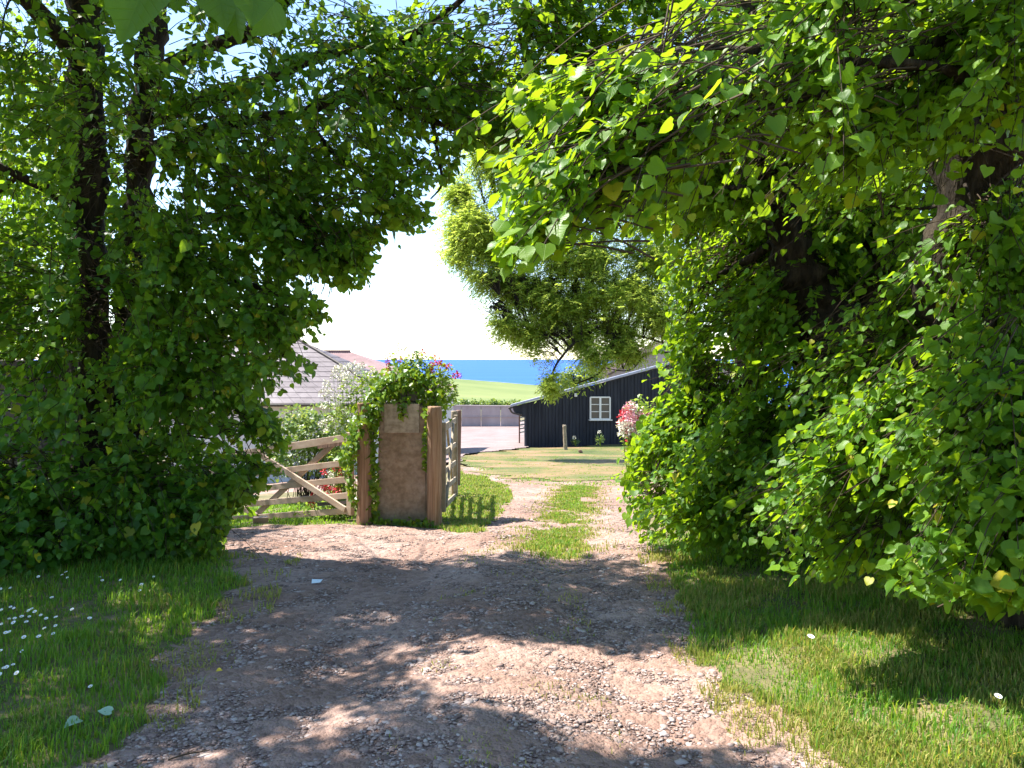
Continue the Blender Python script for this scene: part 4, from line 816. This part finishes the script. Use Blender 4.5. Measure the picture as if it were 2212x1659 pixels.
# ------------------------------------------------------------------ buildings
def shed():
    Y0 = 42.0; xl, xr = X(1138, Y0), X(1520, 45.5); y1 = 45.5
    root = empty('shed', (xl, Y0, H(xl, Y0))); tag(root, 'black boarded shed with a pale sloping roof and a white window', 'shed')
    yf = lambda x: Y0 + (x - xl) / (xr - xl) * (y1 - Y0)
    def fp(px, py):   # point on the gable plane seen at px, py
        k = (px - CX) / F; sl = (y1 - Y0) / (xr - xl); y = (Y0 - sl * xl) / (1 - sl * k); return (k * y, y, Z(py, y))
    zb = H(xl, Y0) - .3
    top = lambda px: 879 - (px - 1108) * (879 - 822) / (1320 - 1108)
    outline = [(1109, 882), (1111, 889), (1116, 895), (1124, 899), (1136, 901)]
    pts = [fp(*p) for p in outline]; a = fp(1138, 966); pts.append((a[0], a[1], zb)); b = fp(1520, 950); pts.append((b[0], b[1], zb - .2)); pts.append(fp(1520, top(1520))); pts.append(fp(1109, top(1109)))
    d = Vector((xr - xl, y1 - Y0, 0)).normalized(); nb = Vector((-d.y, d.x, 0))
    mb = MB(); n = len(pts); dep = 6.0
    back = [(p[0] + nb.x * .12, p[1] + nb.y * .12, p[2]) for p in pts]
    mb.add(pts + back, [tuple(range(n)), tuple(range(2 * n - 1, n - 1, -1))] + [(i, i + n, (i + 1) % n + n, (i + 1) % n) for i in range(n)])
    # battens
    px = 1142.0
    while px < 1518:
        t0 = fp(px, top(px) + 3); yb = fp(px, 960)
        mb.bar((t0[0] - nb.x * .02, t0[1] - nb.y * .02, t0[2]), (t0[0] - nb.x * .02, t0[1] - nb.y * .02, zb), .05, .04, up=d); px += 7.4
    mb.build('wall', M['blackboard'], root)
    # roof: slab following the slope, with sheet ridges
    r0 = fp(1104, top(1104) - 2); r1 = fp(1520, top(1520) - 2)
    def rp(t, w, h): return (r0[0] + (r1[0] - r0[0]) * t + .06 * w, r0[1] + (r1[1] - r0[1]) * t + w, r0[2] + (r1[2] - r0[2]) * t + h - .045 * max(w, 0))
    mb = MB(); ov = -.3
    mb.add([rp(0, ov, 0), rp(1, ov, 0), rp(1, dep, 0), rp(0, dep, 0), rp(0, ov, .09), rp(1, ov, .09), rp(1, dep, .09), rp(0, dep, .09)], [(0,3,2,1),(4,5,6,7),(0,1,5,4),(1,2,6,5),(2,3,7,6),(3,0,4,7)])
    for k in range(11):
        w = ov + .1 + k * .55; mb.bar(rp(0, w, .1), rp(1, w, .1), .05, .06)
    mb.build('roof', M['metalroof'], root)
    mb = MB(); mb.tube([rp(-.006, ov, -.05), rp(-.006, dep / 2, -.05), rp(-.006, dep, -.05)], [.07, .07, .07], 8, 2); mb.tube([rp(-.004, ov, -.08), rp(.008, ov + .1, -.35), rp(.05, ov + .25, -.6)], [.05, .05, .05], 8, 4); mb.build('gutter', M['iron'], root)
    # corner post, sunlit end
    mb = MB(); mb.bar((a[0] - d.x * .06, a[1] - d.y * .06, zb), (a[0] - d.x * .06, a[1] - d.y * .06, fp(1138, 903)[2]), .12, .16, up=d); mb.build('corner_post', M['blackboard'], root)
    # window
    wx0, wx1, wy0, wy1 = 1274, 1316, 858, 905
    w = MB(); q_ = lambda px, py, k: tuple(Vector(fp(px, py)) - nb * k)
    fr = .075
    w.bar(q_(wx0, wy0, .07), q_(wx1, wy0, .07), fr, .09); w.bar(q_(wx0, wy1, .07), q_(wx1, wy1, .07), fr, .09)
    for px in (wx0, (wx0 + wx1) / 2, wx1): w.bar(q_(px, wy0, .075), q_(px, wy1, .075), fr * (1.5 if px not in (wx0, wx1) else 1), .1, up=d)
    win = w.build('window', M['white'], root)
    for c0, c1 in ((wx0, (wx0 + wx1) / 2), ((wx0 + wx1) / 2, wx1)):
        m_ = MB(); m_.bar(q_((c0 + c1) / 2, wy0, .06), q_((c0 + c1) / 2, wy1, .06), (Vector(fp(c1, wy0)) - Vector(fp(c0, wy0))).length, .02, up=d); m_.build('pane', M['glass'], win)
        for f_ in (.33, .66):
            m_ = MB(); m_.bar(q_(c0 + 2, wy0 + (wy1 - wy0) * f_, .078), q_(c1 - 2, wy0 + (wy1 - wy0) * f_, .078), .04, .03); m_.build('glazing_bar', M['white'], win)
    m_ = MB(); m_.bar(q_(wx0 - 3, wy1 + 2, .1), q_(wx1 + 4, wy1 + 2, .1), .06, .18); m_.build('sill', M['white'], win)
    m_ = MB(); m_.box(q_(1242, 853, .12), (.16, .14, .2)); m_.build('lamp', M['white'], root, bevel=.03)
    settle(root)
    # white rail rack standing at the open end
    rk = empty('rail_rack', (X(1130, 44.5), 44.5, H(X(1130, 44.5), 44.5))); tag(rk, 'white slatted rack standing at the open left end of the black shed', 'rack')
    for k in range(5):
        m_ = MB(); m_.bar(P(1122, 902 + k * 8, 44.2), P(1134, 900 + k * 8, 45.2), .09, .04); m_.build('slat', M['white'], rk)
    for px, Y in ((1122, 44.2), (1134, 45.2)):
        m_ = MB(); x = X(px, Y); m_.bar((x, Y, H(x, Y)), (x, Y, Z(899, Y)), .08, .06, up=(1, 0, 0)); m_.build('post', M['oldpost'], rk)
    settle(rk)
shed()
for (px, pyt, Y, r, mat, lab) in ((1219, 919, 38.0, .105, 'greygate', 'tall weathered grey post on the dry lawn before the black shed'), (1253, 972, 34.0, .085, 'oldpost', 'short dark stump like post on the dry lawn beside the taller post')):
    x = X(px, Y); zb = H(x, Y); zt = Z(pyt, Y); mb = MB()
    mb.tube([(x + .06, Y, zb - .1), (x + .03, Y, zb + (zt - zb) * .5), (x, Y, zt - .05), (x - .01, Y, zt)], [r, r * .95, r * .9, r * .75], 9, 5, wob=.25)
    tag(mb.build('lawn_post', M[mat]), lab, 'post', 'posts on the lawn')

def slates(mb, A, B, C, D, rows, w, thick=.02):
    """cover the quad A-B (eave, left to right) C-D (top right, top left) with overlapping slates, trimmed to the quad"""
    A, B, C, D = map(Vector, (A, B, C, D)); nrm = (B - A).cross(D - A).normalized()
    for r in range(rows):
        t0 = r / rows; t1 = (r + 1.25) / rows; t1c = min(t1, 1.0)
        l0 = A.lerp(D, t0); r0 = B.lerp(C, t0); l1 = A.lerp(D, t1c); r1 = B.lerp(C, t1c)
        L = (r0 - l0).length; n = max(1, int(L / w)); o = .5 if r % 2 else 0
        cuts = [0] + [(k + o) / n for k in range(1 - int(o > 0), n + 1) if 0 < (k + o) / n < 1] + [1]
        for c0, c1 in zip(cuts, cuts[1:]):
            g = .004 / max(L, .1); j = random.uniform(0, .004)
            p = [l0.lerp(r0, c0 + g), l0.lerp(r0, c1 - g), l1.lerp(r1, c1 - g), l1.lerp(r1, c0 + g)]
            lo = nrm * (.019 + j); hi = nrm * (.004 + j)
            v = [p[0] + lo, p[1] + lo, p[2] + hi, p[3] + hi]; v2 = [q_ - nrm * .014 for q_ in v]
            mb.add(v + v2, [(0,1,2,3),(7,6,5,4),(0,4,5,1),(1,5,6,2),(2,6,7,3),(3,7,4,0)])
def barn_left():
    Y0, Y1 = 24.0, 27.2; ze = Z(872, Y0); zr = Z(733, Y1)
    xl, xr = X(330, Y0), X(872, Y0); rl, rr = X(330, Y1), X(640, Y1)
    root = empty('outbuilding', (xr, Y0, H(xr, Y0))); tag(root, 'low outbuilding with a grey slate hipped roof behind the closed gate', 'building')
    zb = H(X(600, Y0), Y0) - .6
    mb = MB(); mb.box(((xl + xr) / 2, (Y0 + .35 + Y0 + 6) / 2, (zb + ze) / 2 - .02), (xr - xl - .5, 5.65, ze - zb - .04)); mb.build('wall', M['render'], root)
    random.seed(8); mb = MB(); slates(mb, (xl, Y0, ze), (xr, Y0, ze), (rr, Y1, zr), (rl, Y1, zr), 13, .34)
    Yb = Y1 + 3.2; slates(mb, (xr, Y0, ze), (xr, Yb, ze), (rr + .01, Y1 + .01, zr), (rr, Y1, zr), 13, .34)
    mb.add([(xl, Y0, ze - .02), (xr, Y0, ze - .02), (rr, Y1, zr - .02), (rl, Y1, zr - .02), (xr, Yb, ze - .02), (xl, Yb, ze - .02)], [(0, 1, 2, 3), (1, 4, 2), (4, 5, 3, 2)])
    mb.build('roof', M['slate'], root)
    mb = MB(); mb.tube([(xr, Y0 - .02, ze + .04), ((xr + rr) / 2, (Y0 + Y1) / 2, (ze + zr) / 2 + .05), (rr, Y1, zr + .06)], [.045, .045, .045], 6, 2); mb.tube([(rr, Y1, zr + .06), (rl, Y1, zr + .06)], [.06, .06], 6, 2); mb.build('ridge', M['iron'], root)
    mb = MB(); mb.tube([(xl, Y0 - .06, ze - .04), (xr, Y0 - .06, ze - .04)], [.05, .05], 6, 2); mb.build('gutter', M['iron'], root)
    settle(root)
    # second building, red sheet roof behind
    Y0, Y1 = 33.0, 37.0; ze = Z(850, Y0); zr = Z(760, Y1); xl, xr = X(560, Y0), X(962, Y0); rl, rr = X(560, Y1), X(757, Y1)
    root = empty('barn', (xr, Y0, H(xr, Y0))); tag(root, 'barn with a dull red sheet roof behind the slate roofed outbuilding', 'building')
    zb = H(xr, Y0) - .8; mb = MB(); mb.box(((xl + xr) / 2, Y0 + 4, (zb + ze) / 2 - .03), (xr - xl - .5, 7.4, ze - zb - .06)); mb.build('wall', M['render'], root)
    mb = MB(); n = 90; T = []
    for k in range(n + 1):
        t = k / n; o = .022 * (1 if k % 2 else -1); T += [(xl + (xr - xl) * t, Y0, ze + o), (rl + (rr - rl) * t, Y1, zr + o)]
    mb.add(T, [(2 * k, 2 * k + 2, 2 * k + 3, 2 * k + 1) for k in range(n)])
    mb.add([(xr, Y0, ze), (xr, Y1 + 4, ze), (rr, Y1, zr), (rl, Y1, zr), (xl, Y1 + 4, ze)], [(0, 1, 2), (1, 4, 3, 2)]); mb.build('roof', M['redroof'], root)
    mb = MB(); 
    for k in range(9): 
        x0 = rl + (rr - rl) * k / 9; mb.box((x0 + (rr - rl) / 18, Y1, zr + .04), ((rr - rl) / 9 - .03, .22, .09))
    mb.build('ridge', M['redroof'], root, bevel=.02); settle(root)
barn_left()
def barn_right():
    Y = 66.0; root = empty('barn', (X(1400, Y), Y, H(X(1400, Y), Y))); tag(root, 'pale pinkish barn roof rising behind the black shed on the right', 'building')
    zb = H(X(1400, Y), Y) - 1; x0, x1, x2 = X(1312, Y), X(1455, Y), X(1600, Y); ze = Z(812, Y); zr = Z(738, Y)
    mb = MB(); mb.add([(x0, Y, zb), (x2, Y, zb), (x2, Y, ze), (x1, Y, zr), (x0, Y, ze), (x0, Y + 9, zb), (x2, Y + 9, zb), (x2, Y + 9, ze), (x1, Y + 9, zr), (x0, Y + 9, ze)], [(0, 1, 2, 3, 4), (9, 8, 7, 6, 5), (0, 4, 9, 5), (1, 6, 7, 2)]); mb.build('wall', M['concrete'], root)
    mb = MB()
    for (a, b, za, zc) in ((x0 - .3, x1, ze - .1, zr), (x2 + .3, x1, ze - .1, zr)):
        mb.bar((a, Y + 4.4, za + .1), (b, Y + 4.4, zc + .1), .09, 9.6)
        for k in range(20): mb.bar((a, Y - .3 + k * .49, za + .17), (b, Y - .3 + k * .49, zc + .17), .06, .08)
    mb.build('roof', M['yard'], root); settle(root)
barn_right()
def concrete_wall():
    Y = 60.0; x0, x1 = X(700, Y), X(1124, Y); root = empty('yard_wall', (x1, Y, H(x1, Y))); tag(root, 'grey pink concrete yard wall beyond the black shed', 'wall')
    random.seed(2); mb = MB(); n = 10; w = (x1 - x0) / n; zt0 = Z(875, Y); zt1 = Z(879, Y); zb = H(x1, Y) - .8
    for k in range(n):
        zt = zt0 + (zt1 - zt0) * k / n; mb.box((x0 + w * (k + .5), Y + random.uniform(-.02, .02), (zb + zt) / 2), (w - .03, .22, zt - zb))
    mb.build('panel', M['concrete'], root, bevel=.01)
    mb = MB(); mb.box(((x0 + x1) / 2, Y - .14, Z(900, Y)), (x1 - x0, .06, .06)); mb.build('ledge', M['concrete'], root)
    mb = MB(); mb.bar((x0, Y, zt0 + .05), (x1, Y, zt1 + .05), .1, .3); mb.build('coping', M['concrete'], root)
    settle(root)
concrete_wall()
# dry stone wall at the left edge
def stone_wall():
    root = empty('stone_wall', (-5, 8.3, H(-5, 8.3))); tag(root, 'dark dry stone wall in shade behind the left lime', 'wall')
    random.seed(9); mb = MB(); Y = 8.3; z = H(-5, Y) - .3; k = 0
    while z < Z(795, Y):
        h = random.uniform(.07, .15); x = -9.5 + random.uniform(-.2, 0)
        while x < -4.3:
            w = random.uniform(.16, .45); mb.box((x + w / 2, Y + random.uniform(-.03, .03), z + h / 2), (w - .012, .45, h - .012), None, 0, .014); x += w
        z += h
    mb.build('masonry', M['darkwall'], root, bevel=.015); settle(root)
stone_wall()
# far hedgerow
for i, (px, pyt, r_) in enumerate(((1000, 864, 1.6), (1022, 866, 1.5), (1045, 868, 1.4), (1066, 864, 1.6), (1090, 868, 1.5), (1112, 865, 1.7), (1132, 868, 1.5), (975, 866, 1.5), (950, 866, 1.5))):
    Y = 215 + 4 * (i % 3); x = X(px, Y); zt = Z(pyt, Y); zb = H(x, Y)
    bl = [(x, Y, zt - 1.2, r_ * 1.3, r_, 1.3, 190), (x + r_ * .7, Y + 1, zt - 1.6, r_, r_, 1.1, 110), (x - r_ * .6, Y - 1, zt - 2.2, r_ * 1.1, r_, 1.4, 130), (x, Y, zb + 1.2, r_ * 1.4, r_, 1.8, 120)]
    bush('hedge_tree', ['bushy dark tree in the hedgerow at the foot of the far field'][0], 'tree', bl, M['bush'], .62, stems=True, group='dark trees in the far hedgerow', base=(x, Y, zb))

# ------------------------------------------------------------------ grass blades
def blades(name, label, poly_px, n, h, mat, wid=.006, inworld=None, avoid_track=True, lean=.5, patch=.0, given=None):
    poly = GP(poly_px if given is None else STRIP) if inworld is None else np.array(inworld)
    x0, y0 = poly.min(0); x1, y1 = poly.max(0)
    # sample denser near the viewer
    pts = []; got = 0
    if given is not None: pts.append(given); got = n = len(given)
    while got < n:
        m_ = n * 3; x = RNG.uniform(x0, x1, m_); y = RNG.uniform(y0, y1, m_)
        k = inpoly(x, y, poly) & (RNG.random(m_) < np.clip((y0 / y) ** 1.3, .05, 1))
        if avoid_track: k &= ~in_track(x, y)
        if patch: k &= vnoise(x, y, 3.5, 31) + .35 * vnoise(x, y, 9, 32) > RNG.normal(patch - .5, .12, m_)
        pts.append(np.stack([x[k], y[k]], -1)); got += int(k.sum())
        if k.sum() < 5: break
    p = np.concatenate(pts)[:n]; n = len(p)
    z = height(p[:, 0], p[:, 1]) - .008
    hh = h * (1 + .9 * vnoise(p[:, 0], p[:, 1], 2.4, 33) + .5 * vnoise(p[:, 0], p[:, 1], 8, 34)) * RNG.uniform(.45, 1.35, n)
    a = RNG.uniform(0, 2 * np.pi, n); le = np.abs(RNG.normal(0, lean, n)); dx = np.cos(a) * le; dy = np.sin(a) * le
    wx = -np.sin(a); wy = np.cos(a); w = wid * RNG.uniform(.6, 1.3, n) * np.clip(p[:, 1] / 4, 1, 3)
    V = np.zeros((n, 5, 3)); b = np.stack([p[:, 0], p[:, 1], z], -1)
    mid = b + np.stack([dx * hh * .35, dy * hh * .35, hh * .6], -1); tip = b + np.stack([dx * hh, dy * hh, hh * np.clip(1.05 - .25 * le, .3, 1)], -1)
    ww = np.stack([wx * w, wy * w, 0 * w], -1)
    V[:, 0] = b - ww * .5; V[:, 1] = b + ww * .5; V[:, 2] = mid + ww * .4; V[:, 3] = mid - ww * .4; V[:, 4] = tip
    o = (np.arange(n) * 5)[:, None]; loops = (np.array([0, 1, 2, 3, 3, 2, 4])[None] + o).ravel(); tot = np.tile([4, 3], n)
    ob = link(name, np_mesh(name, V.reshape(-1, 3), loops, tot), mat)
    return tag(ob, label, 'grass', kind='stuff')
blades('grass', 'long shaded green grass on the left verge', None, 95000, .06, M['grass'], inworld=[(-6.5, 2.2), (-1.2, 2.2), (-1.4, 4.5), (-2, 7.2), (-3, 8.0), (-7.5, 8.0)])
blades('grass', 'paler dry blades mixed through the left verge', None, 12000, .05, M['drygrass'], inworld=[(-6.5, 2.2), (-1.2, 2.2), (-1.4, 4.5), (-2, 7.2), (-3, 8.0), (-7.5, 8.0)], patch=.6)
blades('grass', 'sunny grass on the right verge below the hanging leaves', None, 80000, .05, M['grass'], inworld=[(.8, 1.8), (4.2, 1.8), (4.6, 7.5), (1.2, 8.2), (.95, 5)])
blades('grass', 'dry straw coloured blades mixed into the right verge', None, 48000, .05, M['drygrass'], inworld=[(.8, 1.8), (3.6, 1.8), (3.0, 4.8), (1.2, 7), (.95, 5)], patch=.42)
def strip_points(n, wid, thr):
    line = GP([(1200, 1196), (1207, 1165), (1222, 1120), (1234, 1085), (1245, 1062), (1250, 1050)]); t = RNG.random(n) * 4.999; i = t.astype(int); fr = (t - i)[:, None]
    p = line[i] * (1 - fr) + line[i + 1] * fr + RNG.normal(0, 1, (n, 2)) * np.array([wid, .25])
    k = vnoise(p[:, 0], p[:, 1], 3.2, 31) + .5 * vnoise(p[:, 0], p[:, 1], 9, 32) > RNG.normal(thr, .15, n)
    return p[k]
blades('grass', 'thin green grass growing between the two wheel tracks', None, 0, .035, M['grass'], given=strip_points(15000, .16, -.05))
blades('grass', 'dry grass growing between the two wheel tracks', None, 0, .03, M['drygrass'], given=strip_points(26000, .22, -.15))
blades('grass', 'grass at the foot of the gatepost and the open gate', [(945,1146),(1040,1152),(1085,1112),(1110,1078),(1098,1045),(1040,1025),(990,1012),(985,1060),(955,1100)], 8000, .04, M['grass'])
blades('grass', 'dry yellow grass mixed in by the open gate', [(945,1146),(1040,1152),(1085,1112),(1110,1078),(1098,1045),(1040,1025),(990,1012),(985,1060),(955,1100)], 9000, .045, M['drygrass'])
blades('grass', 'grass growing under the closed gate', [(470,1140),(770,1140),(960,1148),(955,1125),(800,1120),(770,1100),(560,1085),(440,1105)], 7000, .05, M['grass'], avoid_track=True)
blades('grass', 'short dry turf on the lawn near the shed', [(985,988),(1140,970),(1420,955),(1420,1046),(1200,1052),(1110,1046),(1040,1026)], 15000, .03, M['grass'], avoid_track=False, wid=.008, patch=.5)
blades('grass', 'sparse tufts growing through the middle of the lane', None, 1500, .025, M['drygrass'], inworld=[(-.55, 1.8), (.45, 1.8), (.55, 7.6), (-.5, 7.6)], avoid_track=False, patch=.72)
blades('grass', 'dry grass creeping onto the lane from the right verge', None, 7000, .04, M['drygrass'], inworld=[(1.0, 1.8), (1.8, 1.8), (1.5, 4.5), (1.6, 7.3), (1.15, 7.3), (.9, 4.5)], avoid_track=False, patch=.55)
blades('grass', 'green tufts creeping in from the lane edges', None, 3200, .04, M['drygrass'], inworld=[(-2.1, 2.2), (-1.4, 2.2), (-1.5, 4.6), (-1.9, 7), (-2.6, 7)], avoid_track=False, patch=.66)

# ------------------------------------------------------------------ loose stones on the lane
def stones(n):
    bm = bmesh.new(); bmesh.ops.create_icosphere(bm, subdivisions=1, radius=1)
    bm.verts.index_update(); TV = np.array([v.co[:] for v in bm.verts]); TF = np.array([[v.index for v in f.verts] for f in bm.faces]); bm.free()
    pts = []; got = 0
    while got < n:
        m_ = n * 2; x = RNG.uniform(-3, 2.2, m_); y = RNG.uniform(1.6, 12, m_); k = in_track(x, y) & (RNG.random(m_) < np.clip((2.2 / y) ** 1.1, 0, 1)) & (vnoise(x, y, 1.6, 41) + .5 * vnoise(x, y, 5, 42) > RNG.normal(-.3, .2, m_))
        pts.append(np.stack([x[k], y[k]], -1)); got += int(k.sum())
    p = np.concatenate(pts)[:n]
    s = np.clip(RNG.lognormal(math.log(.0062), .5, n), .003, .027)
    V = TV[None] * RNG.uniform(.55, 1.3, (n, len(TV), 1))
    V = V * np.stack([s * RNG.uniform(.8, 1.6, n), s * RNG.uniform(.7, 1.2, n), s * RNG.uniform(.18, .38, n)], -1)[:, None]
    a = RNG.uniform(0, 6.28, n); ca, sa = np.cos(a)[:, None], np.sin(a)[:, None]
    Vx = V[..., 0] * ca - V[..., 1] * sa; Vy = V[..., 0] * sa + V[..., 1] * ca
    z = height(p[:, 0], p[:, 1]) - s * .04
    W = np.stack([Vx + p[:, :1], Vy + p[:, 1:], V[..., 2] + z[:, None]], -1)
    L_ = (TF.reshape(1, -1) + (np.arange(n) * len(TV))[:, None]).ravel()
    tag(link('gravel', np_mesh('gravel', W.reshape(-1, 3), L_, np.full(n * len(TF), 3)), M['stones']), 'loose flat stones bedded in the surface of the lane', 'stones', kind='stuff')
stones(110000)

# ------------------------------------------------------------------ daisies
def daisy_mesh():
    mb = MB(); mb.tube([(0, 0, 0), (.004, 0, .03), (.002, .002, .062)], [.0012, .0011, .001], 4, 2, mi=2)
    for k in range(14):
        a = 2 * math.pi * k / 14; c, s_ = math.cos(a), math.sin(a); r0, r1, w = .004, .0125, .0026
        f = lambda r, o, z: (.002 + c * r - s_ * o, .002 + s_ * r + c * o, .062 + z)
        mb.add([f(r0, -w * .5, 0), f(r0, w * .5, 0), f(r1, w, .003), f(r1 + .002, 0, .003), f(r1, -w, .003)], [(0, 4, 3, 2, 1)], 0)
    mb.add([(.002 + .005 * math.cos(a), .002 + .005 * math.sin(a), .063) for a in np.linspace(0, 2 * math.pi, 9)[:-1]] + [(.002, .002, .066)], [(i, (i + 1) % 8, 8) for i in range(8)], 1)
    o = mb.build('daisy', [M['petal'], M['yolk'], M['grass']]); return o
DZ = [(8,315),(55,310),(5,360),(12,412),(70,397),(145,412),(165,422),(40,450),(97,448),(207,452),(232,362),(332,410),(393,457),(255,480),(28,518),(57,510),(115,537),(180,540),(248,513),(115,592),(283,255),(303,243),(305,258),(452,278),(445,263),(545,270),(628,300),(175,260),(684,255),(38,667),(18,700),(60,660),(95,697),(410,760),(65,450),(120,472),(20,412),(150,408),(185,430),(255,448),(627,325),(5,600),(20,672),(80,470),(210,500),(15,470),(130,440),(50,395)]
d0 = daisy_mesh(); first = True
def place_daisy(px, py, label, s_=1.0, grp='daisies in the grass'):
    global first
    x, y = G(px, py + 12); o = d0 if first else d0.copy()
    if not first: COL.objects.link(o)
    first = False
    o.location = (x, y, H(x, y)); o.rotation_euler = (random.uniform(-.5, .15) + .45, random.uniform(-.3, .3), random.uniform(0, 6.28)); 
    o.rotation_euler = (.35 + random.uniform(-.15, .25), random.uniform(-.25, .25), 0); o.scale = (s_,) * 3
    tag(o, label, 'daisy', grp)
for (a, b) in DZ: place_daisy(a * .4858, 1119.4 + b * .4858, 'small white daisy in the shaded grass of the left verge', random.uniform(.65, .95))
place_daisy(1744, 1392, 'single white daisy open in the sunlit grass right of the lane', 1.35, 'daisies in the grass')
place_daisy(2148, 1520, 'white daisy beside a long blade near the right edge of the verge', 1.1, 'daisies in the grass')
# fallen leaves, twig and scrap of litter
def fallen(px, py, size, mat, label, name='fallen_leaf', tilt=(.3, -.5, 1)):
    x, y = G(px, py); o = leaf_object(name, np.array([[x, y, H(x, y) + .025]]), np.array([[random.uniform(-1, 1), random.uniform(-.6, .2), .12]]), np.array([tilt], float), np.array([size]), HEART_FINE, mat, None, fold=.35, curl=.5, smooth=True)
    return tag(o, label, 'leaf')
fallen(58, 1160, .16, M['yellowleaf'], 'large yellowed leaf lying at the foot of the left lime', tilt=(.2, -.9, .5)); fallen(243, 1549, .06, M['paleleaf'], 'pale green fallen leaf on bare earth at the left lane edge, nearer the lane'); fallen(172, 1565, .07, M['paleleaf'], 'pale green fallen leaf among the grass at the left lane edge')
fallen(468, 1458, .03, M['yellowleaf'], 'tiny yellow leaf lying on the shaded part of the lane')
x, y = G(684, 1263); mb = MB(); z = H(x, y) + .02
mb.add([(x - .03, y - .03, z), (x + .032, y - .02, z + .004), (x + .04, y + .02, z + .016), (x + .006, y + .03, z + .004), (x - .04, y + .02, z + .018)], [(0, 1, 2, 3, 4)]); o = mb.build('litter_scrap', M['scrap']); o.modifiers.new('thick', 'SOLIDIFY').thickness = .002
tag(o, 'crumpled pale blue white scrap of litter on the shaded lane', 'litter')
x, y = G(400, 1640); mb = MB(); z = H(x, y) + .02; mb.tube([(x - .06, y - .02, z - .012), (x, y, z), (x + .05, y + .03, z - .005), (x + .08, y + .05, z - .008)], [.003, .004, .003, .0015], 5, 3); mb.tube([(x, y, z), (x + .02, y + .04, z)], [.002, .001], 4, 2)
tag(mb.build('fallen_twig', M['twig']), 'thin brown twig lying on the lane near the left bottom', 'twig')

# ------------------------------------------------------------------ light, sky, camera
w = bpy.data.worlds.new('World'); sc.world = w; w.use_nodes = True; nt = w.node_tree; nt.nodes.clear()
sky = nt.nodes.new('ShaderNodeTexSky'); sky.sky_type = 'NISHITA'; sky.sun_disc = False; sky.sun_elevation = SUN_EL
sky.sun_rotation = math.atan2(SUN[0], SUN[1]); sky.altitude = 0; sky.air_density = 1.0; sky.dust_density = .1; sky.ozone_density = 2.0
bg = nt.nodes.new('ShaderNodeBackground'); bg.inputs[1].default_value = .125; wo = nt.nodes.new('ShaderNodeOutputWorld')
nt.links.new(sky.outputs[0], bg.inputs[0]); nt.links.new(bg.outputs[0], wo.inputs[0])
sl = bpy.data.lights.new('sun', 'SUN'); sl.energy = 5.0; sl.angle = math.radians(.53); sl.color = (1, .95, .87)
so = bpy.data.objects.new('sun', sl); COL.objects.link(so); so.rotation_euler = Vector((-SUN[0], -SUN[1], -SUN[2])).to_track_quat('-Z', 'Y').to_euler(); so.location = (-10, 5, 20)
cam = bpy.data.cameras.new('camera'); co = bpy.data.objects.new('camera', cam); COL.objects.link(co)
co.location = (0, 0, EYE); co.rotation_euler = (math.radians(90), 0, 0)
cam.sensor_width = 36; cam.lens = 36 * F / PW; cam.shift_y = -(PH / 2 - HY) / PW; cam.clip_start = .05; cam.clip_end = 300000
sc.camera = co
vs = sc.view_settings; vs.view_transform = 'Standard'; vs.look = 'None'; vs.exposure = 1.6; vs.gamma = 1.0
sc.cycles.max_bounces = 8; sc.cycles.diffuse_bounces = 4; sc.cycles.glossy_bounces = 2; sc.cycles.transmission_bounces = 5; sc.cycles.transparent_max_bounces = 4
sc.cycles.use_denoising = True; sc.cycles.sample_clamp_indirect = 8
